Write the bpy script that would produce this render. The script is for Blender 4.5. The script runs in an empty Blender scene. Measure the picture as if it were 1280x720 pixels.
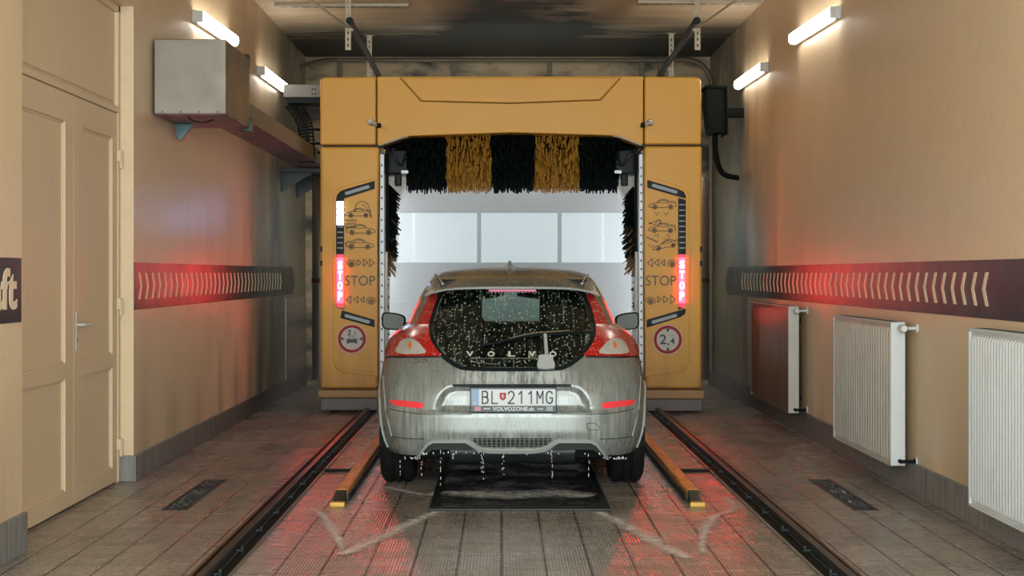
import bpy, bmesh, math, random
import numpy as np
from mathutils import Vector, Matrix
random.seed(7)
SC = bpy.context.scene
COL = SC.collection
PI = math.pi
F, VX, VY, HC = 1957.0, 627.0, 342.0, 1.4      # focal length in pixels, vanishing point, eye height

def at(px, py, Y):
    """point at depth Y seen at a pixel of the 1280x720 photograph"""
    return Vector(((px-VX)*Y/F, Y, HC-(py-VY)*Y/F))

# ------------------------------------------------------------------ materials
def mat(name, col=(.5,.5,.5), rough=.5, metal=0., emit=None, estr=0., spec=.5, coat=0.):
    m = bpy.data.materials.new(name); m.use_nodes = True
    b = m.node_tree.nodes['Principled BSDF']
    b.inputs['Base Color'].default_value = (*col, 1)
    b.inputs['Roughness'].default_value = rough
    b.inputs['Metallic'].default_value = metal
    b.inputs['Specular IOR Level'].default_value = spec
    b.inputs['Coat Weight'].default_value = coat
    b.inputs['Coat Roughness'].default_value = .12
    if emit:
        b.inputs['Emission Color'].default_value = (*emit, 1)
        b.inputs['Emission Strength'].default_value = estr
    return m

class NT:
    def __init__(s, m): s.m = m; s.t = m.node_tree; s.b = s.t.nodes['Principled BSDF']
    def n(s, typ, **kw):
        nd = s.t.nodes.new(typ)
        for k, v in kw.items():
            if k.startswith('i_'):
                nd.inputs[int(k[2:]) if k[2:].isdigit() else k[2:].replace('_', ' ')].default_value = v
            else: setattr(nd, k, v)
        return nd
    def l(s, a, b): s.t.links.new(a, b)
    def coords(s, scale=(1,1,1), kind='Object'):
        tc = s.n('ShaderNodeTexCoord'); mp = s.n('ShaderNodeMapping'); mp.inputs['Scale'].default_value = scale
        s.l(tc.outputs[kind], mp.inputs['Vector']); return mp.outputs['Vector']
    def noise(s, vec, scale=1., detail=3., rough=.5):
        nd = s.n('ShaderNodeTexNoise'); nd.inputs['Scale'].default_value = scale
        nd.inputs['Detail'].default_value = detail; nd.inputs['Roughness'].default_value = rough
        s.l(vec, nd.inputs['Vector']); return nd.outputs['Fac']
    def ramp(s, fac, stops):
        r = s.n('ShaderNodeValToRGB'); e = r.color_ramp.elements
        while len(e) < len(stops): e.new(.5)
        for el, (p, c) in zip(e, stops):
            el.position = p; el.color = (*c, 1) if isinstance(c, tuple) else (c, c, c, 1)
        s.l(fac, r.inputs['Fac']); return r.outputs['Color']
    def mix(s, fac, a, b, mode='MIX'):
        nd = s.n('ShaderNodeMixRGB', blend_type=mode)
        for i, v in ((0, fac), (1, a), (2, b)):
            if isinstance(v, (int, float)): nd.inputs[i].default_value = v if i == 0 else (v, v, v, 1)
            elif isinstance(v, tuple): nd.inputs[i].default_value = (*v, 1)
            else: s.l(v, nd.inputs[i])
        return nd.outputs[0]
    def math(s, op, a, b=0.):
        nd = s.n('ShaderNodeMath', operation=op)
        for i, v in enumerate((a, b)):
            if isinstance(v, (int, float)): nd.inputs[i].default_value = v
            else: s.l(v, nd.inputs[i])
        return nd.outputs[0]
    def maprange(s, v, a, b, c=0., d=1.):
        nd = s.n('ShaderNodeMapRange'); nd.clamp = True
        for i, x in enumerate((a, b, c, d)): nd.inputs[i+1].default_value = x
        s.l(v, nd.inputs[0]); return nd.outputs[0]
    def sep(s, vec):
        nd = s.n('ShaderNodeSeparateXYZ'); s.l(vec, nd.inputs[0]); return nd.outputs
    def bump(s, h, strength=.3, dist=.01):
        nd = s.n('ShaderNodeBump'); nd.inputs['Strength'].default_value = strength; nd.inputs['Distance'].default_value = dist
        s.l(h, nd.inputs['Height']); s.l(nd.outputs[0], s.b.inputs['Normal'])
    def color(s, c): s.l(c, s.b.inputs['Base Color'])
    def rough(s, c): s.l(c, s.b.inputs['Roughness'])

# wall paint: semi-gloss cream, grimy and darker towards the machine and the floor
def wall_material(name, base):
    m = mat(name, base, .38); t = NT(m); v = t.coords(kind='Object')
    x, y, z = t.sep(v)
    big = t.noise(v, .8, 4, .6)
    streak = t.noise(t.coords((1.3, 1.3, .3)), 1.6, 3, .5)
    fine = t.noise(v, 14, 4, .6)
    far = t.maprange(y, 14.8, 17.8)                       # spray grime and darker tone near the machine
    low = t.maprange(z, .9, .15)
    d0 = t.math('MULTIPLY', t.maprange(y, 16.6, 17.8), t.maprange(t.math('ADD', z, t.math('MULTIPLY', big, .8)), 4.1, 3.2))  # smooth darker band beside and beyond the machine, below the ceiling
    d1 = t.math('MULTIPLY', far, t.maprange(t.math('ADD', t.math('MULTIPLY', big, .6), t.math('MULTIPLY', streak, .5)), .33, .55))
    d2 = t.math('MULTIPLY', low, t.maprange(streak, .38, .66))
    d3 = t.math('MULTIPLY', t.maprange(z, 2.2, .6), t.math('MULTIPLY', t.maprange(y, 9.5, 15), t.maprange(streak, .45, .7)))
    dirt_and_dark = t.math('MINIMUM', t.math('ADD', t.math('MULTIPLY', d0, .6), t.math('ADD', t.math('ADD', t.math('MULTIPLY', d1, .85), t.math('MULTIPLY', d2, .28)), t.math('MULTIPLY', d3, .4))), .9)
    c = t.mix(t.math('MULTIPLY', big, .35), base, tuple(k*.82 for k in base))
    c = t.mix(dirt_and_dark, c, (.075, .066, .042))
    c = t.mix(t.math('MULTIPLY', t.maprange(fine, .55, .75), .12), c, (.2, .15, .08))
    t.color(c)
    t.rough(t.maprange(t.noise(v, 2.2, 3, .6), .3, .7, .34, .5))
    t.bump(t.noise(v, 5.5, 4, .6), .22, .012)
    return m

M = {}
CREAM = (.76, .585, .375)
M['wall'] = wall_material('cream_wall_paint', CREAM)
M['door'] = mat('door_paint', (.62, .45, .26), .5, spec=.35)
t = NT(M['door']); v = t.coords(); st = t.noise(t.coords((8, 8, .8)), 2.5, 4, .6)
t.color(t.mix(t.maprange(st, .55, .8, 0, .2), (.70, .55, .36), (.5, .36, .2))); t.bump(t.noise(v, 9, 3, .5), .15, .006)
# ceiling with soot
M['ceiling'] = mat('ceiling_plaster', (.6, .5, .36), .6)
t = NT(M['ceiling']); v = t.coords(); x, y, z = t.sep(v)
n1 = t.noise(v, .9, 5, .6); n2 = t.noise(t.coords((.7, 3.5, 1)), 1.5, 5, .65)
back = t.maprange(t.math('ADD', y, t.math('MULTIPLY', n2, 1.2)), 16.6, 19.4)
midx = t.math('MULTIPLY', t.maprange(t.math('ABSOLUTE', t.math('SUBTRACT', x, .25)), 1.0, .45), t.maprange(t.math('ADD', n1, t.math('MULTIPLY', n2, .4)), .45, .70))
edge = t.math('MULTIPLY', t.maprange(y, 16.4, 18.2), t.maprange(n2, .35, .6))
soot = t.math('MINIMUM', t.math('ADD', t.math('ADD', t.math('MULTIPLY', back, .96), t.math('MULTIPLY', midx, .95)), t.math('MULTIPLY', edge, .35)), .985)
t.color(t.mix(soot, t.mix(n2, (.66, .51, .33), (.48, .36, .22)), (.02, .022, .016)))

def floor_material():
    m = mat('wet_ribbed_tiles', (.2, .17, .14), .25); t = NT(m); v = t.coords(); x, y, z = t.sep(v)
    def line(c, period, off, wdt):
        f = t.math('FRACT', t.math('DIVIDE', t.math('ADD', c, off), period))
        d = t.math('MULTIPLY', t.math('ABSOLUTE', t.math('SUBTRACT', f, .5)), 2.)
        return t.maprange(d, 1-wdt*2/period*1.0, 1-wdt*1.0/period)       # 1 on the joint
    jx = line(x, .212, .0, .0075); jy = line(y, .54, .06+.27, .006)
    joint = t.math('MAXIMUM', jx, t.math('MULTIPLY', jy, .55))
    w = t.n('ShaderNodeTexWave', wave_type='BANDS', bands_direction='X'); w.inputs['Scale'].default_value = 20.; t.l(v, w.inputs['Vector'])
    rib = w.outputs['Fac']
    n1 = t.noise(v, 1.3, 4, .6); n2 = t.noise(t.coords((1.2, 4, 1)), 2.2, 5, .65); n3 = t.noise(v, 30, 3, .6)
    cell = t.n('ShaderNodeTexWhiteNoise', noise_dimensions='2D')
    cx = t.math('FLOOR', t.math('DIVIDE', t.math('ADD', x, .106), .212)); cy = t.math('FLOOR', t.math('DIVIDE', t.math('ADD', y, .06), .54))
    cb = t.n('ShaderNodeCombineXYZ'); t.l(cx, cb.inputs[0]); t.l(cy, cb.inputs[1]); t.l(cb.outputs[0], cell.inputs['Vector'])
    c = t.mix(n1, (.24, .195, .155), (.52, .46, .40))
    c = t.mix(t.maprange(cell.outputs['Value'], 0, 1, 0, .35), c, (.10, .078, .06))
    c = t.mix(t.maprange(n2, .5, .72, 0, .55), c, (.06, .048, .035))
    c = t.mix(t.math('MULTIPLY', rib, .5), c, (.07, .06, .05))
    c = t.mix(t.math('MULTIPLY', joint, .9), c, (.018, .015, .012))
    t.color(c)
    r = t.maprange(t.math('ADD', t.math('MULTIPLY', n1, .6), t.math('MULTIPLY', n2, .5)), .35, .75, .13, .42)
    t.rough(r)
    h = t.math('SUBTRACT', t.math('ADD', t.math('MULTIPLY', rib, .4), t.math('MULTIPLY', n3, .06)), t.math('MULTIPLY', joint, 1.0))
    t.bump(h, .5, .006)
    return m
M['floor'] = floor_material()

M['base_tile'] = mat('grey_skirting_tile', (.2, .195, .18), .45, spec=.3)
t = NT(M['base_tile']); v = t.coords(); st = t.noise(t.coords((6, 6, .6)), 3, 4, .6); x, y, z = t.sep(v)
fr = t.math('FRACT', t.math('DIVIDE', y, .42)); jn = t.maprange(t.math('ABSOLUTE', t.math('SUBTRACT', fr, .5)), .485, .495)
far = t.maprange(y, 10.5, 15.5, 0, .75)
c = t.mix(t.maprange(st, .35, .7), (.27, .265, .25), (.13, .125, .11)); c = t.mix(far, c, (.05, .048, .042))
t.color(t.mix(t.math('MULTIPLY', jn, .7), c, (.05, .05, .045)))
M['strip'] = mat('black_vinyl_strip', (.006, .018, .019), .3, spec=.3)
t = NT(M['strip']); t.rough(t.maprange(t.noise(t.coords((1, 1, 1)), 4, 3, .6),   .3, .7, .28, .38)); t.bump(t.noise(t.coords(), 6, 3, .5), .12, .01)
M['chevron'] = mat('cream_chevron', (.80, .64, .44), .5)
M['yellow'] = mat('yellow_machine_panel', (.62, .30, .045), .4, spec=.35)
t = NT(M['yellow']); v = t.coords(); n = t.noise(v, 1.4, 4, .6); x, y, z = t.sep(v)
st = t.noise(t.coords((6, 6, .7)), 2, 4, .6)
lowd = t.math('MULTIPLY', t.maprange(z, 1.0, .25), t.maprange(st, .3, .62, .15, .5))
t.color(t.mix(lowd, t.mix(n, (.80, .425, .062), (.73, .375, .05)), (.33, .15, .025)))
M['yellow_dirty'] = mat('dirty_yellow_base', (.40, .22, .06), .45)
M['yellow_seam'] = mat('panel_gap', (.02, .013, .006), .6)
M['grey_skirt'] = mat('grey_skirt', (.17, .15, .13), .5)
M['black'] = mat('black_plastic', (.008, .012, .012), .4, spec=.15)
M['black_matt'] = mat('black_rubber', (.009, .012, .011), .75, spec=.1)
M['steel'] = mat('brushed_steel', (.30, .28, .25), .42, .8)
t = NT(M['steel']); t.rough(t.maprange(t.noise(t.coords((30, 30, 2)), 4, 3, .6), .3, .7, .3, .5))
M['box_steel'] = mat('stainless_sheet', (.40, .375, .335), .34, .8)
t = NT(M['box_steel']); v = t.coords(); n = t.noise(v, 2.5, 4, .6); t.color(t.mix(n, (.31, .275, .225), (.23, .205, .165))); t.rough(t.maprange(t.noise(v, 5, 4, .6), .3, .7, .42, .56)); t.bump(t.noise(v, 1.8, 2, .5), .12, .03)
M['violet_reflection'] = mat('painted_violet_reflection', (.16, .075, .115), .4, .3)  # violet of reflected lamp light painted into the sheet colour
t = NT(M['violet_reflection']); n = t.noise(t.coords((3, 3, 3)), 2, 4, .65); t.color(t.mix(t.maprange(n, .4, .62), (.22, .09, .14), (.05, .03, .045)))
M['dark_steel'] = mat('dark_wet_steel', (.035, .04, .038), .35, .5, spec=.3)
M['galv'] = mat('galvanised_strap', (.42, .36, .26), .5, .3)
M['pale_steel'] = mat('pale_painted_steel', (.55, .56, .55), .35, .2)
M['radiator'] = mat('white_radiator_enamel', (.62, .62, .58), .45, spec=.3)
t = NT(M['radiator']); n = t.noise(t.coords((2, 2, 1)), 3, 4, .6); t.color(t.mix(t.maprange(n, .5, .8, 0, .3), (.60, .63, .62), (.46, .45, .40)))
M['radiator_cream'] = mat('aged_radiator_enamel', (.5, .45, .35), .45, spec=.3)
t = NT(M['radiator_cream']); n = t.noise(t.coords((2, 2, 1)), 3, 4, .6); t.color(t.mix(t.maprange(n, .4, .75, 0, .45), (.58, .56, .49), (.36, .32, .25)))
M['radiator_brown'] = mat('brown_radiator_enamel', (.12, .075, .045), .3)  # dark brown for the front sheet, covers keep the cream enamel
t = NT(M['radiator_brown']); n = t.noise(t.coords((5, 5, .6)), 2, 4, .6); t.color(t.mix(n, (.17, .10, .06), (.05, .035, .025)))
M['white_plastic'] = mat('white_plastic', (.62, .62, .6), .35)
M['tube'] = mat('lamp_diffuser', (.9, .9, .9), .4, emit=(1., .95, .86), estr=8.)
M['lamp_body'] = mat('lamp_housing', (.55, .53, .48), .4)
M['red_led'] = mat('red_led_field', (.3, .01, .02), .3, emit=(1., .004, .008), estr=38.)
M['red_led_dim'] = mat('red_led_edge', (.3, .01, .02), .3, emit=(.8, .01, .03), estr=1.2)
M['stop_letter'] = mat('lit_letters', (.9, .7, .7), .3, emit=(1., .5, .5), estr=9.)
M['blue_led'] = mat('cool_white_led', (.8, .85, 1.), .3, emit=(.42, .52, 1.), estr=26.)
M['tick'] = mat('grey_tick_mark', (.33, .36, .36), .4)
M['led_grille'] = mat('led_grille', (.16, .18, .18), .35, .2)
M['ink'] = mat('brown_ink', (.10, .055, .012), .45)
M['ink_dark'] = mat('dark_ink', (.035, .02, .01), .45)
M['sign_white'] = mat('sign_white', (.55, .52, .45), .4)
M['sign_red'] = mat('sign_red', (.38, .018, .022), .5, spec=.2)
M['sign_black'] = mat('sign_black', (.015, .015, .012), .45)
M['bristle_black'] = mat('black_bristle', (.006, .010, .009), .6, spec=.12)
M['bristle_yellow'] = mat('yellow_bristle', (.58, .28, .03), .5)
t = NT(M['bristle_yellow']); ri = t.noise(t.coords((60, 60, 5)), 3, 2, .5); t.color(t.mix(t.maprange(ri, .35, .65), (.70, .36, .05), (.22, .10, .012)))
M['bristle_tan'] = mat('tan_bristle', (.30, .17, .06), .55)
M['guide_yellow'] = mat('worn_yellow_guide', (.45, .20, .04), .45, spec=.3)
t = NT(M['guide_yellow']); n = t.noise(t.coords((8, 2, 8)), 3, 4, .65); t.color(t.mix(t.maprange(n, .45, .68), (.66, .33, .06), (.36, .15, .05)))
M['rust'] = mat('rusty_edge', (.13, .055, .03), .4, .3)
M['pit'] = mat('wet_black_grate', (.02, .024, .022), .14, spec=.3)
t = NT(M['pit']); v = t.coords(); vo = t.n('ShaderNodeTexVoronoi'); vo.inputs['Scale'].default_value = 42.; t.l(v, vo.inputs['Vector'])
t.color(t.mix(t.maprange(t.noise(t.coords((1, 3.5, 1)), 2.5, 5, .7), .52, .68), (.014, .016, .014), (.10, .095, .08))); t.bump(vo.outputs['Distance'], .8, .01)
t.rough(t.maprange(t.noise(v, 3, 4, .6), .35, .65, .08, .5))
M['door_panel'] = mat('sectional_door_panel', (.52, .49, .43), .5)
M['door_frame'] = mat('pale_door_frame', (.50, .50, .48), .4)
M['wall_tile'] = mat('brown_wall_tile', (.17, .13, .10), .3)
t = NT(M['wall_tile']); v = t.coords(); x, y, z = t.sep(v)
a = t.maprange(t.math('ABSOLUTE', t.math('SUBTRACT', t.math('FRACT', t.math('DIVIDE', z, .205)), .5)), .47, .49)
t.color(t.mix(a, (.17, .135, .11), (.04, .03, .025)))
M['soot_box'] = mat('soot_black', (.007, .009, .008), .7, spec=.08)
M['pipe'] = mat('grimy_pipe', (.15, .12, .08), .5, .2, spec=.3)
M['groove'] = mat('yellow_groove', (.22, .11, .015), .6)
M['arm_steel'] = mat('dull_steel_arm', (.20, .19, .17), .5, .4)
M['back_wall'] = mat('sooty_back_wall', (.4, .28, .15), .5)
t = NT(M['back_wall']); t.color(t.mix(t.maprange(t.noise(t.coords((.8, 1, 1.6)), 1.6, 4, .6), .45, .62), (.46, .33, .18), (.05, .045, .03)))

def glass_like(name, tint, gl_rough=.02, extra=None, refl=.1):
    m = bpy.data.materials.new(name); m.use_nodes = True; tr = m.node_tree; tr.nodes.clear()
    out = tr.nodes.new('ShaderNodeOutputMaterial'); tp = tr.nodes.new('ShaderNodeBsdfTransparent'); tp.inputs[0].default_value = (*tint, 1)
    gl = tr.nodes.new('ShaderNodeBsdfGlossy'); gl.inputs['Roughness'].default_value = gl_rough
    lw = tr.nodes.new('ShaderNodeLayerWeight'); lw.inputs[0].default_value = .5
    pw = tr.nodes.new('ShaderNodeMath'); pw.operation = 'POWER'; pw.inputs[1].default_value = 5.; tr.links.new(lw.outputs['Facing'], pw.inputs[0])
    fr = tr.nodes.new('ShaderNodeMath'); fr.operation = 'MULTIPLY_ADD'; fr.inputs[1].default_value = .9; fr.inputs[2].default_value = .04; tr.links.new(pw.outputs[0], fr.inputs[0])
    mx = tr.nodes.new('ShaderNodeMixShader'); tr.links.new(fr.outputs[0], mx.inputs[0]); tr.links.new(tp.outputs[0], mx.inputs[1]); tr.links.new(gl.outputs[0], mx.inputs[2])
    if extra: last = extra(tr, mx)
    else: last = mx
    tr.links.new(last.outputs[0], out.inputs[0])
    return m
def drops(tr, mx):
    """water beads and foam runs sitting on the pane"""
    t = NT.__new__(NT); t.t = tr; t.m = None; t.b = None
    v = t.coords((1, .4, 1)); x, y, z = t.sep(t.coords())
    vo = t.n('ShaderNodeTexVoronoi'); vo.inputs['Scale'].default_value = 62.; t.l(v, vo.inputs['Vector'])
    sel = t.sep(vo.outputs['Color'])[0]
    bead = t.math('MULTIPLY', t.maprange(vo.outputs['Distance'], .32, .22), t.maprange(sel, .42, .5))
    run = t.maprange(t.noise(t.coords((70, 8, 5)), 1, 3, .6), .55, .68)
    run = t.math('MULTIPLY', run, t.maprange(t.noise(t.coords((3, 3, 5)), 1.5, 2, .5), .42, .62))
    a = t.math('MINIMUM', t.math('ADD', t.math('MULTIPLY', bead, .5), t.math('MULTIPLY', run, .30)), .8)
    df = t.n('ShaderNodeBsdfDiffuse'); df.inputs[0].default_value = (.50, .50, .38, 1)
    m2 = t.n('ShaderNodeMixShader'); t.l(a, m2.inputs[0]); t.l(mx.outputs[0], m2.inputs[1]); t.l(df.outputs[0], m2.inputs[2])
    return m2
M['pane'] = glass_like('window_glass', (.36, .38, .38))
M['car_glass'] = glass_like('wet_rear_glass', (.78, .90, .86), .03, drops)
M['windscreen'] = glass_like('windscreen_glass', (.9, .97, .95))

def paint_material():
    m = mat('wet_silver_paint', (.30, .30, .265), .3, .3, coat=.25); t = NT(m); x, y, z = t.sep(t.coords())
    runs = t.noise(t.coords((34, 10, 1.6)), 1.0, 4, .7)
    runs2 = t.noise(t.coords((90, 10, 2.2)), 1.0, 3, .7)
    reg = t.noise(t.coords((2.2, 2, 2.5)), 1.6, 3, .55)
    zone = t.math('MULTIPLY', t.maprange(z, .84, .62), t.maprange(reg, .30, .62, .25, 1.))
    foam = t.math('MULTIPLY', zone, t.maprange(runs, .42, .68, 0, .62))
    thin = t.math('MULTIPLY', t.maprange(z, .60, .45), t.maprange(runs2, .60, .68, 0, .55))
    vo = t.n('ShaderNodeTexVoronoi'); vo.inputs['Scale'].default_value = 70.; t.l(t.coords((1, .4, .8)), vo.inputs['Vector'])
    bead = t.math('MULTIPLY', t.maprange(vo.outputs['Distance'], .3, .2), t.maprange(t.sep(vo.outputs['Color'])[0], .62, .66))
    sill = t.math('MULTIPLY', t.math('MULTIPLY', t.maprange(z, .68, .735), t.maprange(z, .80, .775)), t.math('MULTIPLY', t.maprange(t.math('ABSOLUTE', x), .42, .30), t.maprange(runs, .40, .55)))
    thin = t.math('ADD', thin, t.math('MULTIPLY', sill, .7))
    fac = t.math('MINIMUM', t.math('ADD', t.math('ADD', foam, thin), t.math('MULTIPLY', bead, .22)), .88)
    t.color(t.mix(fac, (.215, .235, .21), (.50, .53, .50)))
    t.l(t.math('SUBTRACT', .25, t.math('MULTIPLY', fac, .3)), t.b.inputs['Metallic'])
    t.rough(t.maprange(fac, 0, .8, .27, .55))
    t.bump(t.math('ADD', t.math('MULTIPLY', bead, .5), runs2), .18, .004)
    return m
M['paint'] = paint_material()
M['paint_plain'] = mat('silver_trim', (.40, .43, .40), .4, .1, coat=.1)
def lens(name, col, dark):
    m = mat(name, col, .22, coat=.35); t = NT(m)
    vo = t.n('ShaderNodeTexVoronoi'); vo.inputs['Scale'].default_value = 85.; t.l(t.coords((1, .4, 1)), vo.inputs['Vector'])
    bead = t.math('MULTIPLY', t.maprange(vo.outputs['Distance'], .36, .26), t.maprange(t.sep(vo.outputs['Color'])[0], .5, .54))
    n = t.noise(t.coords((9, 9, 9)), 3, 3, .6)
    t.color(t.mix(t.math('MULTIPLY', bead, .45), t.mix(n, col, dark), (.75, .62, .5)))
    t.bump(bead, .3, .004)
    return m
M['red_lens'] = lens('red_lamp_lens', (.60, .018, .012), (.30, .008, .008))
M['clear_lens'] = lens('clear_lamp_lens', (.62, .60, .52), (.36, .34, .29))
M['amber'] = mat('amber_bulb', (.75, .18, .04), .3)
M['reflector'] = mat('red_reflector', (.75, .04, .05), .2, emit=(1, .05, .07), estr=.12, coat=.6)  # faint emission painted in as the light a reflector throws back
M['magenta_lens'] = mat('high_brake_lens', (.42, .03, .10), .3)
M['tyre'] = mat('wet_tyre', (.009, .011, .010), .5, spec=.15)
M['seat'] = mat('dark_seat_fabric', (.008, .012, .011), .85, spec=.1)
M['plate_white'] = mat('plate_white', (.58, .60, .58), .35)
M['plate_ink'] = mat('plate_ink', (.03, .045, .045), .4)
M['plate_blue'] = mat('plate_blue_band', (.22, .34, .48), .4)
M['plate_frame'] = mat('plate_frame', (.015, .025, .022), .35)
M['chrome'] = mat('chrome', (.65, .66, .62), .15, 1.)
M['mirror_face'] = mat('mirror_face', (.13, .14, .12), .45, .0)  # matt grey painted in place of the mirror's reflection
M['drip'] = mat('foam_drip', (.75, .77, .74), .2)
def foam_mat():
    m = bpy.data.materials.new('floor_foam'); m.use_nodes = True; t = NT(m)
    t.b.inputs['Base Color'].default_value = (.72, .72, .68, 1); t.b.inputs['Roughness'].default_value = .5
    tc = t.n('ShaderNodeTexCoord'); x, y, z = t.sep(tc.outputs['Generated'])
    n = t.noise(t.coords((1, 1, 1)), 22, 5, .75); n2 = t.noise(t.coords(), 4, 3, .6)
    u = t.n('ShaderNodeAttribute'); u.attribute_name = 'edge'
    a = t.math('MULTIPLY', t.maprange(t.math('SUBTRACT', t.math('ADD', t.math('MULTIPLY', n, .8), t.math('MULTIPLY', n2, .45)), t.math('MULTIPLY', u.outputs['Fac'], .46)), .36, .68), .75)
    t.l(a, t.b.inputs['Alpha'])
    return m
M['foam'] = foam_mat()
def mist_mat(name, dens, aniso=.2):
    m = bpy.data.materials.new(name); m.use_nodes = True; tr = m.node_tree; tr.nodes.clear()
    out = tr.nodes.new('ShaderNodeOutputMaterial'); vs = tr.nodes.new('ShaderNodeVolumeScatter')
    vs.inputs['Color'].default_value = (.97, .99, 1., 1); vs.inputs['Density'].default_value = dens; vs.inputs['Anisotropy'].default_value = aniso
    tr.links.new(vs.outputs[0], out.inputs['Volume']); return m
M['mist'] = mist_mat('water_mist', .46)

# ------------------------------------------------------------------ mesh building
def cr(pts, n=6, closed=True):
    """Catmull-Rom resample of a 2D/3D point list"""
    P = [Vector(p) for p in pts]; N = len(P); out = []
    rng = range(N) if closed else range(N-1)
    for i in rng:
        if closed: p0, p1, p2, p3 = P[i-1], P[i], P[(i+1) % N], P[(i+2) % N]
        else: p0, p1, p2, p3 = P[max(i-1, 0)], P[i], P[i+1], P[min(i+2, N-1)]
        for k in range(n):
            u = k/n
            out.append(.5*((2*p1)+(p2-p0)*u+(2*p0-5*p1+4*p2-p3)*u*u+(3*p1-p0-3*p2+p3)*u**3))
    if not closed: out.append(P[-1])
    return out

def tri2d(loops, maxlen=None):
    """triangulate 2D loops (first outer, others holes); returns verts2d, tris"""
    bm = bmesh.new(); es = []
    for L in loops:
        vs = [bm.verts.new((p[0], p[1], 0)) for p in L]
        for i in range(len(vs)): es.append(bm.edges.new((vs[i], vs[(i+1) % len(vs)])))
    bmesh.ops.triangle_fill(bm, edges=es, use_beauty=True)
    if maxlen:
        for _ in range(7):
            long = [e for e in bm.edges if e.calc_length() > maxlen]
            if not long: break
            bmesh.ops.subdivide_edges(bm, edges=long, cuts=1)
            bmesh.ops.triangulate(bm, faces=bm.faces[:])
            bmesh.ops.beautify_fill(bm, faces=bm.faces[:], edges=[e for e in bm.edges if not e.is_boundary])
    bmesh.ops.recalc_face_normals(bm, faces=bm.faces[:])
    bm.verts.index_update()
    V = [(v.co.x, v.co.y) for v in bm.verts]; T = [[v.index for v in f.verts] for f in bm.faces]
    B = []
    for e in bm.edges:
        if e.is_boundary:
            f = e.link_faces[0]; idx = [v.index for v in f.verts]; a, b = e.verts[0].index, e.verts[1].index
            if (idx.index(a)+1) % len(idx) != idx.index(b): a, b = b, a
            B.append((a, b))
    bm.free()
    return V, T, B

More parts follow.
